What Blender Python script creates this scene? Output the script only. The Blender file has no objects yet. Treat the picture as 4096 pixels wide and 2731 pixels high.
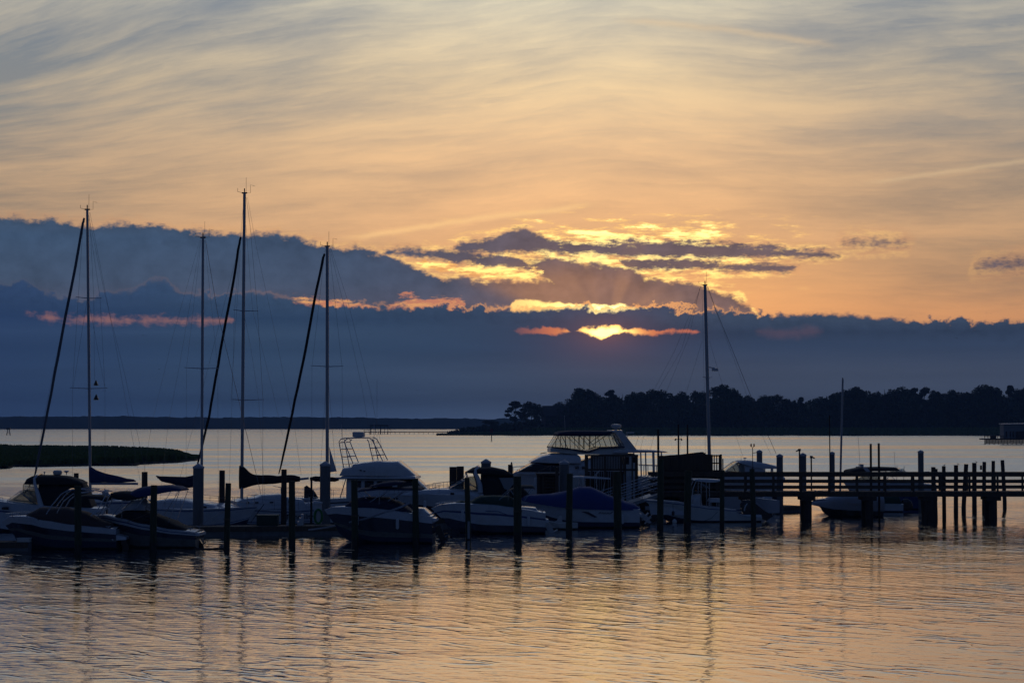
import bpy, bmesh, math, random
import numpy as np
from mathutils import Vector, Matrix, noise as mnoise
random.seed(7)
R = math.radians
sc = bpy.context.scene
COL = sc.collection
# ------------------------------------------------------------------ camera
F = 7843.0            # focal length in photo pixels (4096 wide)
CAMH = 6.0            # eye height above the water, from a balcony
HY = 1703.0           # photo row of the horizon
PITCH = math.atan((HY - 1365.5) / F)
cam_data = bpy.data.cameras.new('camera')
cam = bpy.data.objects.new('camera', cam_data)
COL.objects.link(cam)
cam_data.sensor_width = 36.0
cam_data.lens = 36.0 * F / 4096.0
cam_data.clip_start = 0.5
cam_data.clip_end = 90000.0
cam.location = (0, 0, CAMH)
cam.rotation_euler = (math.pi / 2 + PITCH, 0, 0)
sc.camera = cam

def ray(px, py):
    x = (px - 2048.0) / F; yc = (1365.5 - py) / F
    return Vector((x, math.cos(PITCH) - yc * math.sin(PITCH), math.sin(PITCH) + yc * math.cos(PITCH)))
def at(px, py, D):
    r = ray(px, py); t = D / r.y
    return Vector((r.x * t, D, CAMH + r.z * t))
def dist(py):
    r = ray(2048, py); return -CAMH / r.z * r.y
def azel(px, py):
    r = ray(px, py).normalized()
    return math.degrees(math.atan2(r.x, r.y)), math.degrees(math.asin(r.z))
def lin(c):
    out = []
    for v in c[:3]:
        v = v / 255.0
        out.append(v / 12.92 if v <= 0.04045 else ((v + 0.055) / 1.055) ** 2.4)
    return out
SUN_AZ, SUN_EL = azel(2425, 1332)

sc.view_settings.view_transform = 'Standard'
sc.view_settings.look = 'None'
sc.view_settings.gamma = 1.0
sc.view_settings.exposure = 0.0
sc.render.engine = 'CYCLES'
sc.cycles.max_bounces = 8
sc.cycles.transparent_max_bounces = 16
sc.cycles.volume_bounces = 0
sc.cycles.sample_clamp_indirect = 4.0
sc.cycles.use_denoising = True

# ------------------------------------------------------------------ world: dusk sky with cloud decks, laid out by azimuth and elevation
world = bpy.data.worlds.new('World'); sc.world = world; world.use_nodes = True
WT = world.node_tree; WT.nodes.clear()

class Sk:
    """a socket with arithmetic, so that node maths can be written as formulas"""
    tree = None
    def __init__(s, sock): s.s = sock
    def _m(op, a, b=None, c=None, clamp=False):
        n = Sk.tree.nodes.new('ShaderNodeMath'); n.operation = op; n.use_clamp = clamp
        for i, v in enumerate((a, b, c)):
            if v is None: continue
            if isinstance(v, Sk): Sk.tree.links.new(v.s, n.inputs[i])
            else: n.inputs[i].default_value = v
        return Sk(n.outputs[0])
    def __add__(a, b): return Sk._m('ADD', a, b)
    __radd__ = __add__
    def __sub__(a, b): return Sk._m('SUBTRACT', a, b)
    def __rsub__(a, b): return Sk._m('SUBTRACT', b, a)
    def __mul__(a, b): return Sk._m('MULTIPLY', a, b)
    __rmul__ = __mul__
    def __truediv__(a, b): return Sk._m('DIVIDE', a, b)
    def __neg__(a): return Sk._m('MULTIPLY', a, -1.0)
def mx(a, b): return Sk._m('MAXIMUM', a, b)
def mn(a, b): return Sk._m('MINIMUM', a, b)
def absn(a): return Sk._m('ABSOLUTE', a)
def powr(a, b): return Sk._m('POWER', a, b)
def expn(a): return Sk._m('EXPONENT', a)
def sqr(a): return a * a
def sqrtn(a): return Sk._m('SQRT', a)
def atan2n(a, b): return Sk._m('ARCTAN2', a, b)
def sat(a): return Sk._m('MULTIPLY', a, 1.0, clamp=True)
def sstep(x, a, b, lo=0.0, hi=1.0):
    n = Sk.tree.nodes.new('ShaderNodeMapRange'); n.interpolation_type = 'SMOOTHSTEP'
    Sk.tree.links.new(x.s, n.inputs['Value'])
    if a > b: a, b, lo, hi = b, a, hi, lo
    n.inputs['From Min'].default_value = a; n.inputs['From Max'].default_value = b
    n.inputs['To Min'].default_value = lo; n.inputs['To Max'].default_value = hi
    return Sk(n.outputs['Result'])
def vec(x, y, z=0.0):
    n = Sk.tree.nodes.new('ShaderNodeCombineXYZ')
    for i, v in enumerate((x, y, z)):
        if isinstance(v, Sk): Sk.tree.links.new(v.s, n.inputs[i])
        else: n.inputs[i].default_value = v
    return Sk(n.outputs[0])
def noi(v, scale=1.0, detail=4.0, rough=0.55, dist_=0.0, dims='2D', w=None, lac=2.0):
    n = Sk.tree.nodes.new('ShaderNodeTexNoise'); n.noise_dimensions = dims
    Sk.tree.links.new(v.s, n.inputs['Vector'])
    n.inputs['Scale'].default_value = scale; n.inputs['Detail'].default_value = detail
    n.inputs['Roughness'].default_value = rough; n.inputs['Distortion'].default_value = dist_
    n.inputs['Lacunarity'].default_value = lac
    return Sk(n.outputs[0])
def fcurve(x, pts, x0, x1, y0, y1):
    """piecewise curve through pts (x, y) in real units"""
    t = (x - x0) * (1.0 / (x1 - x0))
    n = Sk.tree.nodes.new('ShaderNodeFloatCurve')
    Sk.tree.links.new(t.s, n.inputs['Value'])
    c = n.mapping.curves[0]
    q = sorted([((a - x0) / (x1 - x0), (b - y0) / (y1 - y0)) for a, b in pts])
    c.points[0].location = q[0]; c.points[1].location = q[-1]
    for p in q[1:-1]: c.points.new(*p)
    for p in c.points: p.handle_type = 'AUTO_CLAMPED'
    n.mapping.extend = 'HORIZONTAL'; n.mapping.update()
    return Sk(n.outputs[0]) * (y1 - y0) + y0
def ramp(x, stops, x0, x1):
    t = (x - x0) * (1.0 / (x1 - x0))
    n = Sk.tree.nodes.new('ShaderNodeValToRGB'); Sk.tree.links.new(t.s, n.inputs[0])
    e = n.color_ramp.elements
    st = sorted([((a - x0) / (x1 - x0), c) for a, c in stops])
    e[0].position = st[0][0]; e[0].color = (*lin(st[0][1]), 1)
    e[1].position = st[-1][0]; e[1].color = (*lin(st[-1][1]), 1)
    for p, c in st[1:-1]:
        k = e.new(p); k.color = (*lin(c), 1)
    return Sk(n.outputs[0])
def cst(c, k=1.0):
    n = Sk.tree.nodes.new('ShaderNodeRGB'); l = lin(c)
    n.outputs[0].default_value = (l[0] * k, l[1] * k, l[2] * k, 1); return Sk(n.outputs[0])
def mixc(f, a, b, mode='MIX'):
    n = Sk.tree.nodes.new('ShaderNodeMix'); n.data_type = 'RGBA'; n.blend_type = mode; n.clamp_result = False
    if isinstance(f, Sk): Sk.tree.links.new(f.s, n.inputs[0])
    else: n.inputs[0].default_value = f
    Sk.tree.links.new(a.s, n.inputs[6]); Sk.tree.links.new(b.s, n.inputs[7])
    return Sk(n.outputs[2])
def scalec(a, f):
    n = Sk.tree.nodes.new('ShaderNodeVectorMath'); n.operation = 'SCALE'
    Sk.tree.links.new(a.s, n.inputs[0])
    if isinstance(f, Sk): Sk.tree.links.new(f.s, n.inputs['Scale'])
    else: n.inputs['Scale'].default_value = f
    return Sk(n.outputs[0])

Sk.tree = WT
tc = WT.nodes.new('ShaderNodeTexCoord'); sx_ = WT.nodes.new('ShaderNodeSeparateXYZ')
WT.links.new(tc.outputs['Generated'], sx_.inputs[0])
DX, DY, DZ = (Sk(sx_.outputs[i]) for i in range(3))
AZ = atan2n(DX, DY) * 57.29578
EL = atan2n(DZ, sqrtn(sqr(DX) + sqr(DY))) * 57.29578
def pe(pts): return [azel(x, y) for x, y in pts]
def edge(pts): return fcurve(AZ, pe(pts), -17.0, 17.0, -1.0, 14.0)
rx = AZ - SUN_AZ; ry = EL - SUN_EL
rs = sqrtn(sqr(rx * 0.55) + sqr(ry))          # squashed distance from the hidden sun, degrees
rr = sqrtn(sqr(rx) + sqr(ry))
UV = vec(AZ, EL)

# --- high cirrus sheet
warp = (noi(vec(AZ * 0.09, EL * 0.10), 1.0, 1.0) - 0.5) * 1.2
bend = sqr(mn(AZ - 3.0, AZ * 0.25)) * 0.010 * sstep(EL, 3.0, 11.0)
cv = EL + warp + bend
c1 = noi(vec(AZ * 0.085 + 3.1, cv * 0.50), 1.0, 7.0, 0.55)
c2 = noi(vec(AZ * 0.24 + 9.0, cv * 2.0 + 2.0), 1.0, 7.0, 0.60)
c3 = noi(vec(AZ * 0.05 + 1.0, EL * 0.16 + 0.6), 1.0, 2.0, 0.5)
c4 = noi(vec(AZ * 0.42 + 4.0, (cv + c2 * 0.8) * 5.0), 1.0, 6.0, 0.66)
cir = sstep(c1 * 0.60 + c2 * 0.24 + c4 * 0.16, 0.28, 0.71)
hi_warm = ramp(EL, [(0, (240, 146, 96)), (2.8, (248, 168, 108)), (4.2, (240, 178, 122)), (6, (238, 188, 138)), (8, (238, 196, 148)), (10, (234, 206, 162)), (12.5, (222, 212, 184)), (16, (190, 195, 198)), (26, (160, 172, 192)), (42, (84, 102, 136)), (90, (56, 76, 116))], 0, 90)
hi_cool = ramp(EL, [(0, (164, 116, 94)), (3, (166, 126, 100)), (5, (158, 134, 112)), (7, (150, 136, 122)), (9, (142, 141, 138)), (10.5, (132, 138, 143)), (12.5, (116, 130, 147)), (16, (132, 146, 168)), (26, (128, 144, 172)), (45, (56, 74, 112)), (90, (42, 60, 98))], 0, 90)
lat = expn(sqr((AZ - 1.2) / 8.5) * -1.0)
top = mixc(sat(cir * 0.66 + lat * 0.52 - 0.10), hi_cool, hi_warm)
top = scalec(top, 1.0 + lat * 0.13)
gl = expn(rs * -0.48)
top = mixc(sat(gl * 1.35), top, cst((255, 180, 106), 1.2))
# two old contrails
def trail(pts, w, a0, a1):
    f = edge(pts) + (noi(vec(AZ * 1.2, 4.0), 1.0, 3.0) - 0.5) * 0.14
    g = expn(sqr((EL - f) / w) * -1.0)
    return g * sstep(AZ, azel(a0, 900)[0] - 0.6, azel(a0, 900)[0] + 0.8) * sstep(AZ, azel(a1, 900)[0] + 0.8, azel(a1, 900)[0] - 0.6)
t1 = trail([(0, 990), (1400, 950), (1650, 915), (1900, 875), (2150, 848), (2350, 822), (4096, 700)], 0.085, 1400, 2330)
t2 = trail([(0, 900), (3450, 735), (3700, 700), (4096, 645)], 0.07, 3480, 4400)
t3 = trail([(0, 20), (2400, 78), (2900, 120), (3400, 190), (4096, 240)], 0.10, 2500, 3300)
top = mixc(sat(t1 * 0.55), top, cst((255, 205, 140), 1.1))
top = mixc(sat(t2 * 0.28 + t3 * 0.35), top, cst((238, 205, 158)))

# --- fields that break up the cloud outlines
n_big = noi(UV, 0.9, 6.0, 0.60) - 0.5
n_bil = noi(vec(AZ * 1.7, EL * 2.6), 1.0, 7.0, 0.57) - 0.5
n_str = noi(vec(AZ * 0.9, EL * 3.2), 1.0, 9.0, 0.74) - 0.5
def band(tp, bt, amp, nz):
    return mn(edge(tp) + nz * amp - EL, EL - edge(bt) + nz * (amp * 0.7))

# golden underlit veil close to the sun
veil = noi(vec(AZ * 0.8, EL * 4.2), 1.0, 8.0, 0.68)
vmask = expn(sqr((AZ - azel(2500, 1000)[0]) / 4.6) * -1.0) * expn(sqr((EL - azel(2500, 1010)[1]) / 0.95) * -1.0)
gold = sstep(veil + vmask * 0.38, 0.62, 0.80) * sat(vmask * 2.2)
top = mixc(gold, top, mixc(sstep(veil + vmask * 0.38, 0.72, 0.86), cst((255, 200, 116), 1.2), cst((255, 224, 140), 1.9)))

# --- middle clouds: dark lenses in front of the gold
main_top = edge([(0, 868), (200, 880), (350, 902), (520, 893), (800, 925), (1050, 932), (1200, 950), (1300, 983), (1420, 985), (1520, 1012), (1620, 1050), (1740, 1100), (1860, 1112), (2050, 1120), (2300, 1112), (2560, 1120), (2720, 1134), (2860, 1160), (2960, 1195), (3010, 1235), (3060, 1330), (4096, 1500)])
s_main = main_top + n_bil * 0.5 - EL
def lens(tp, bt, amp=0.75, nz=None): return band(tp, bt, amp, nz if nz is not None else n_str)
s_b = lens([(0, 1400), (1450, 1200), (1540, 1000), (1700, 996), (1900, 1003), (2050, 1028), (2200, 1035), (2350, 1052), (2500, 1068), (2620, 1112), (2760, 1135), (2900, 1190), (3050, 1400), (4096, 1500)],
           [(0, 900), (1450, 1010), (1560, 1022), (1750, 1040), (1950, 1070), (2120, 1085), (2200, 1130), (2350, 1300), (4096, 1300)], 0.5, n_bil)
s_c = lens([(0, 1300), (1740, 1100), (1830, 982), (1960, 958), (2060, 925), (2150, 938), (2230, 975), (2330, 1010), (2400, 1200), (4096, 1400)],
           [(0, 900), (1830, 1002), (2000, 1010), (2190, 1008), (2320, 1015), (2420, 700), (4096, 700)], 0.8, n_str * 0.5 + n_bil * 0.5)
s_d = lens([(0, 1300), (2100, 1150), (2180, 978), (2400, 975), (2600, 968), (2800, 972), (3000, 985), (3200, 1005), (3340, 1018), (3480, 1200), (4096, 1400)],
           [(0, 700), (2150, 960), (2250, 1000), (2400, 1015), (2560, 1030), (2800, 1028), (3100, 1030), (3340, 1026), (3480, 900), (4096, 900)], 0.75)
s_e = lens([(0, 1400), (2400, 1200), (2480, 1040), (2700, 1036), (2950, 1056), (3200, 1070), (3380, 1200), (4096, 1400)],
           [(0, 700), (2420, 900), (2500, 1072), (2700, 1080), (2950, 1085), (3150, 1086), (3300, 900), (4096, 900)], 0.75)
s_f = lens([(0, 1500), (3250, 1300), (3380, 958), (3600, 965), (3750, 1200), (4096, 1400)],
           [(0, 700), (3250, 800), (3380, 978), (3600, 982), (3750, 800), (4096, 800)], 0.5)
s_g = lens([(0, 1600), (3800, 1400), (3900, 1062), (4096, 1025), (4300, 1010)],
           [(0, 700), (3800, 900), (3900, 1080), (4096, 1075), (4300, 1075)], 0.6)
n_fine = noi(vec(AZ * 4.5, EL * 9.0), 1.0, 4.0, 0.6) - 0.5
s = n_fine * 0.22 + mx(mx(mx(s_main, s_b), mx(s_c, s_d) + 0.05), mx(mx(s_e + 0.03, s_f * 0.5), s_g * 0.5))
dark_a = sstep(s, -0.08, 0.13)
wisp = sstep(s, -0.30, 0.05) * (1.0 - dark_a)
near = sat(expn(rs * -0.33) * 1.9)
rim = expn(sqr((s + 0.07) / 0.09) * -1.0) * sat(expn(rs * -0.62) * 3.0) * sstep(veil, 0.38, 0.62)
# colour of that cloud: slate to the left, mauve under the sun, with beams
slate = ramp(EL, [(0, (50, 74, 104)), (2.6, (52, 72, 98)), (3.4, (78, 85, 106)), (4.2, (68, 85, 110)), (5.4, (62, 84, 112)), (6.5, (72, 90, 114)), (9, (95, 100, 122))], 0, 9)
phi = atan2n(ry, rx)
beam = sstep(noi(vec(phi * 1.7, 6.1), 1.0, 2.0, 0.5), 0.34, 0.68)
mauve = mixc(beam * 0.55 * expn(rr * -0.22), cst((150, 113, 98)), cst((204, 148, 110)))
g2 = sat(expn(sqr((AZ - azel(2330, 1200)[0]) / 3.6) * -1.0) * expn(sqr((EL - azel(2330, 1190)[1]) / 1.25) * -1.0) * 1.25)
warmth = sat(mx(g2, near * 0.28 + sstep(AZ, -6.0, 6.0) * 0.32))
warmth = warmth * sstep(phi, 2.70, 2.86, 1.0, 0.35)          # the cloud's shadow falls beyond this beam
ccol = mixc(warmth, slate, mauve)
ccol = scalec(ccol, 1.0 + n_big * 0.45 + n_bil * 0.35 - sstep(s, 0.55, 0.0) * 0.12)
sky = mixc(sat(wisp * 0.28), top, cst((205, 140, 100)))
sky = mixc(dark_a, sky, ccol)
sky = mixc(sat(rim * 1.0), sky, cst((255, 214, 120), 1.7))
# --- low clear slot above the strip cloud: bright yellow near the sun, salmon far from it
hot = mixc(sat(expn(rr * -0.60) * 2.6), cst((228, 146, 116)), cst((255, 206, 100), 1.6))
hot = mixc(sat(expn(rr * -1.0) * 1.8), hot, cst((255, 232, 150), 3.0))
slot1 = lens([(0, 1600), (1950, 1400), (2040, 1225), (2075, 1192), (2200, 1206), (2400, 1216), (2560, 1232), (2700, 1245), (2760, 1500), (4096, 1500)],
             [(0, 1400), (4096, 1400)], 0.34, n_bil)
sky = mixc(sstep(slot1, -0.04, 0.08), sky, hot)
slot0 = lens([(0, 1500), (1080, 1300), (1180, 1192), (1350, 1200), (1500, 1215), (1640, 1186), (1860, 1208), (1900, 1400), (4096, 1500)],
             [(0, 1400), (4096, 1400)], 1.1, n_str)
sky = mixc(sstep(slot0, -0.03, 0.14) * 0.85, sky, mixc(sstep(veil, 0.42, 0.62), cst((218, 138, 104)), cst((250, 180, 112))))
# golden slit inside the left mass
slit = lens([(0, 1500), (1560, 1200), (1650, 1040), (1800, 1042), (1950, 1075), (2080, 1082), (2180, 1100), (2240, 1300), (4096, 1500)],
            [(0, 900), (1560, 950), (1680, 1062), (1850, 1100), (2000, 1118), (2150, 1116), (2240, 950), (4096, 900)], 0.8)
sky = mixc(sstep(slit, -0.03, 0.06), sky, mixc(sstep(veil, 0.38, 0.58), cst((244, 172, 104)), cst((255, 218, 124), 1.7)))

# --- strip cloud and everything below it
strip_top = edge([(0, 1140), (60, 1130), (120, 1135), (200, 1180), (300, 1195), (420, 1170), (520, 1165), (590, 1130), (650, 1120), (700, 1160), (760, 1178), (860, 1180), (1000, 1170), (1150, 1195), (1300, 1215), (1500, 1225), (1620, 1228), (1750, 1222), (1900, 1232), (2100, 1238), (2300, 1228), (2450, 1238), (2620, 1226), (2800, 1242), (2950, 1245), (3150, 1258), (3300, 1252), (3420, 1262), (3600, 1275), (4096, 1282)])
n_cum = noi(vec(AZ * 2.6, EL * 3.2), 1.0, 6.0, 0.58) - 0.5
s2 = strip_top + n_cum * sstep(noi(vec(AZ * 0.5, 3.3), 1.0, 1.0), 0.35, 0.65, 0.35, 0.85) - EL
a2 = sstep(s2, -0.09, 0.11)
lowc = ramp(EL, [(0, (68, 94, 136)), (0.45, (62, 86, 122)), (0.8, (56, 77, 108)), (1.5, (58, 79, 108)), (2.2, (51, 72, 100)), (2.7, (57, 78, 106)), (3.1, (45, 66, 95)), (3.5, (54, 75, 103)), (4.5, (60, 82, 112))], 0, 4.5)
lowr = ramp(EL, [(0, (94, 108, 136)), (0.45, (84, 97, 122)), (0.8, (75, 86, 108)), (1.6, (71, 82, 104)), (2.3, (57, 72, 98)), (2.7, (52, 66, 90)), (3.1, (60, 74, 96)), (4, (60, 74, 98))], 0, 4)
low = mixc(sstep(AZ, -9.0, 7.0), lowc, lowr)
low = mixc(sstep(AZ, -6.0, -16.0) * 0.55, low, cst((40, 62, 104)))
low = scalec(low, 1.0 + n_cum * sstep(s2, 0.9, 0.0) * 0.55 + (noi(vec(AZ * 0.12, EL * 1.8), 1.0, 3.0) - 0.5) * 0.30)
# slots in it: the salmon line on the left and the burning hole of the sun
pk = lens([(0, 1500), (60, 1300), (150, 1262), (500, 1268), (930, 1274), (1000, 1500), (4096, 1500)],
          [(0, 1000), (60, 1200), (150, 1278), (400, 1292), (700, 1296), (930, 1284), (1000, 1100), (4096, 1000)], 0.55, n_cum)
low = mixc(sstep(pk + n_str * 0.4, -0.10, 0.18) * 0.50, low, cst((184, 124, 108)))
pk2 = lens([(0, 1500), (2900, 1500), (3030, 1318), (3180, 1312), (3280, 1325), (3400, 1500), (4096, 1500)],
           [(0, 1000), (2900, 1000), (3030, 1332), (3180, 1345), (3280, 1335), (3400, 1000), (4096, 1000)], 0.5, n_bil)
low = mixc(sstep(pk2, -0.14, 0.16) * 0.18, low, cst((150, 104, 108)))
hole = lens([(0, 1600), (1960, 1500), (2060, 1318), (2250, 1312), (2300, 1332), (2335, 1314), (2450, 1313), (2600, 1318), (2790, 1322), (2860, 1450), (4096, 1500)],
            [(0, 1000), (1960, 1100), (2060, 1330), (2180, 1338), (2270, 1330), (2310, 1318), (2350, 1336), (2420, 1350), (2450, 1342), (2520, 1332), (2600, 1342), (2680, 1328), (2790, 1332), (2860, 1150), (4096, 1000)], 0.50, n_bil * 0.5 + n_cum * 0.6)
ha = sstep(hole, -0.05, 0.06)
hcol = mixc(sat(expn(rr * -1.0) * 1.6), cst((182, 104, 92)), cst((255, 146, 72), 1.15))
hcol = mixc(sat(expn(sqr(sqrtn(sqr(rx * 0.45) + sqr(ry * 1.3)) / 0.28) * -1.0) * 1.3), hcol, cst((255, 206, 110), 6.0))
low = mixc(ha * sstep(AZ, azel(2020, 1300)[0], azel(2230, 1300)[0], 0.15, 1.0), low, hcol)
low = mixc(sat(expn(rs * -2.0) * 0.30), low, cst((210, 124, 92)))
sky = mixc(a2, sky, low)
sky = mixc(sat(expn(sqr((s2 + 0.03) / 0.045) * -1.0) * sat(expn(absn(rx) * -0.30) * 1.6)) * 0.8, sky, cst((255, 176, 104), 1.2))

# --- behind the camera and overhead the dusk sky is dim and blue: the Nishita sky at low strength tints it
nish = WT.nodes.new('ShaderNodeTexSky'); nish.sky_type = 'NISHITA'; nish.sun_disc = False
nish.sun_elevation = R(SUN_EL); nish.sun_rotation = R(SUN_AZ); nish.air_density = 1.0; nish.dust_density = 1.5; nish.ozone_density = 2.0
back = ramp(EL, [(0, (36, 52, 84)), (8, (48, 66, 104)), (25, (50, 72, 118)), (90, (46, 68, 114))], 0, 90)
back = mixc(1.0, scalec(back, 0.45), scalec(Sk(nish.outputs[0]), 0.008), 'ADD')
rear = sstep(DY, 0.86, 0.55)
sky = mixc(rear, sky, back)
sky = mixc(sstep(EL, 26.0, 55.0), sky, back)
bg = WT.nodes.new('ShaderNodeBackground'); WT.links.new(sky.s, bg.inputs[0]); bg.inputs[1].default_value = 1.0
wo = WT.nodes.new('ShaderNodeOutputWorld'); WT.links.new(bg.outputs[0], wo.inputs[0])
world.cycles.sampling_method = 'MANUAL'; world.cycles.sample_map_resolution = 1024

# ------------------------------------------------------------------ sun: low, soft, filtered by the cloud deck
sd = bpy.data.lights.new('sun', 'SUN'); so = bpy.data.objects.new('sun', sd); COL.objects.link(so)
sd.energy = 0.0008; sd.angle = R(3.0); sd.color = (1.0, 0.62, 0.36)
sdir = Vector((math.sin(R(SUN_AZ)) * math.cos(R(SUN_EL)), math.cos(R(SUN_AZ)) * math.cos(R(SUN_EL)), math.sin(R(SUN_EL))))
so.rotation_euler = (-sdir).to_track_quat('-Z', 'Y').to_euler(); so.location = (0, 60, 40)

# ------------------------------------------------------------------ mesh helpers
class MB:
    def __init__(s): s.v = []; s.f = []; s.m = []
    def add(s, vs, fs, m=0):
        o = len(s.v); s.v.extend([tuple(v) for v in vs]); s.f.extend([tuple(i + o for i in f) for f in fs]); s.m.extend([m] * len(fs)); return s
    def box(s, x0, x1, y0, y1, z0, z1, m=0, rot=0.0, piv=(0, 0)):
        c = [(x, y, z) for x in (x0, x1) for y in (y0, y1) for z in (z0, z1)]
        if rot:
            ca, sa = math.cos(rot), math.sin(rot)
            c = [(piv[0] + (x - piv[0]) * ca - (y - piv[1]) * sa, piv[1] + (x - piv[0]) * sa + (y - piv[1]) * ca, z) for x, y, z in c]
        return s.add(c, [(0, 1, 3, 2), (4, 6, 7, 5), (0, 4, 5, 1), (2, 3, 7, 6), (0, 2, 6, 4), (1, 5, 7, 3)], m)
    def tube(s, pts, r, n=6, m=0, r1=None, cap=True):
        pts = [Vector(p) for p in pts]; k = len(pts); vs = []; fs = []
        up = Vector((0, 0, 1)); prev = None
        for i, p in enumerate(pts):
            d = (pts[min(i + 1, k - 1)] - pts[max(i - 1, 0)])
            d = d.normalized() if d.length > 1e-9 else Vector((0, 0, 1))
            a = prev if prev is not None else (Vector((1, 0, 0)) if abs(d.z) > 0.9 else up.cross(d))
            a = (a - d * a.dot(d)).normalized(); prev = a; b = d.cross(a)
            rad = (r[i] if isinstance(r, (list, tuple)) else (r if r1 is None else r + (r1 - r) * i / (k - 1)))
            for j in range(n):
                t = 2 * math.pi * j / n
                vs.append(p + a * (math.cos(t) * rad) + b * (math.sin(t) * rad))
        for i in range(k - 1):
            for j in range(n):
                fs.append((i * n + j, i * n + (j + 1) % n, (i + 1) * n + (j + 1) % n, (i + 1) * n + j))
        if cap: fs.append(tuple(range(n - 1, -1, -1))); fs.append(tuple((k - 1) * n + j for j in range(n)))
        return s.add(vs, fs, m)
    def lathe(s, prof, c=(0, 0, 0), n=14, m=0):
        vs = []; fs = []
        for r, z in prof:
            for j in range(n):
                t = 2 * math.pi * j / n; vs.append((c[0] + r * math.cos(t), c[1] + r * math.sin(t), c[2] + z))
        for i in range(len(prof) - 1):
            for j in range(n): fs.append((i * n + j, i * n + (j + 1) % n, (i + 1) * n + (j + 1) % n, (i + 1) * n + j))
        fs.append(tuple(range(n - 1, -1, -1))); fs.append(tuple((len(prof) - 1) * n + j for j in range(n)))
        return s.add(vs, fs, m)
    def loft(s, st, e=0.6, n=12, m=0, yc=0.0, wob=0.0):
        """stations (x, z_bottom, z_top, half width); rounded-top cross sections, closed underneath"""
        vs = []; fs = []; k = n + 1
        for (x, zb, zt, w) in st:
            for j in range(k):
                t = math.pi * j / n; c, q = math.cos(t), math.sin(t)
                y = math.copysign(abs(c) ** e, c) * w; z = zb + (zt - zb) * abs(q) ** e
                if wob: z += (mnoise.noise(Vector((x * 2.3, y * 2.3, zt))) * wob) * abs(q)
                vs.append((x, y + yc, z))
        for i in range(len(st) - 1):
            for j in range(n): fs.append((i * k + j, i * k + j + 1, (i + 1) * k + j + 1, (i + 1) * k + j))
            fs.append((i * k + n, i * k, (i + 1) * k, (i + 1) * k + n))
        fs.append(tuple(range(k - 1, -1, -1))); fs.append(tuple((len(st) - 1) * k + j for j in range(k)))
        return s.add(vs, fs, m)
    def prism(s, poly, y0, y1, m=0):
        """a side outline (x, z) given thickness in y"""
        k = len(poly); vs = [(x, y0, z) for x, z in poly] + [(x, y1, z) for x, z in poly]
        fs = [(i, (i + 1) % k, k + (i + 1) % k, k + i) for i in range(k)] + [tuple(range(k - 1, -1, -1)), tuple(range(k, 2 * k))]
        return s.add(vs, fs, m)
    def obj(s, name, mats, parent=None, smooth=True, loc=None):
        me = bpy.data.meshes.new(name); me.from_pydata(s.v, [], s.f)
        if not isinstance(mats, (list, tuple)): mats = [mats]
        for mm in mats: me.materials.append(mm)
        if len(mats) > 1: me.polygons.foreach_set('material_index', s.m)
        bm = bmesh.new(); bm.from_mesh(me); bmesh.ops.recalc_face_normals(bm, faces=bm.faces); bm.to_mesh(me); bm.free()
        if smooth:
            me.polygons.foreach_set('use_smooth', [True] * len(me.polygons))
            me.set_sharp_from_angle(angle=R(38))
        me.update()
        o = bpy.data.objects.new(name, me); COL.objects.link(o)
        if parent: o.parent = parent
        if loc is not None: o.location = loc
        return o
def tag(o, label=None, cat=None, group=None, kind=None):
    for k, v in (('label', label), ('category', cat), ('group', group), ('kind', kind)):
        if v: o[k] = v
    return o
def thing(name, label, cat, loc, rz=0.0, group=None):
    o = bpy.data.objects.new(name, None); COL.objects.link(o)
    o.location = loc; o.rotation_euler = (0, 0, rz); o.empty_display_size = 0.3
    return tag(o, label, cat, group)
def lerp_pts(pts, n):
    """resample a polyline (x, z) to n points by x with smooth interpolation"""
    xs = [p[0] for p in pts]; out = []
    for i in range(n):
        x = xs[0] + (xs[-1] - xs[0]) * i / (n - 1); out.append((x, itp(pts, x)))
    return out
def itp(pts, x):
    if (pts[0][0] - pts[-1][0]) > 0: pts = pts[::-1]
    if x <= pts[0][0]: return pts[0][1]
    for a, b in zip(pts, pts[1:]):
        if x <= b[0]:
            t = (x - a[0]) / max(b[0] - a[0], 1e-9); t2 = t * t * (3 - 2 * t); t = 0.5 * t + 0.5 * t2
            return a[1] + (b[1] - a[1]) * t
    return pts[-1][1]

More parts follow.
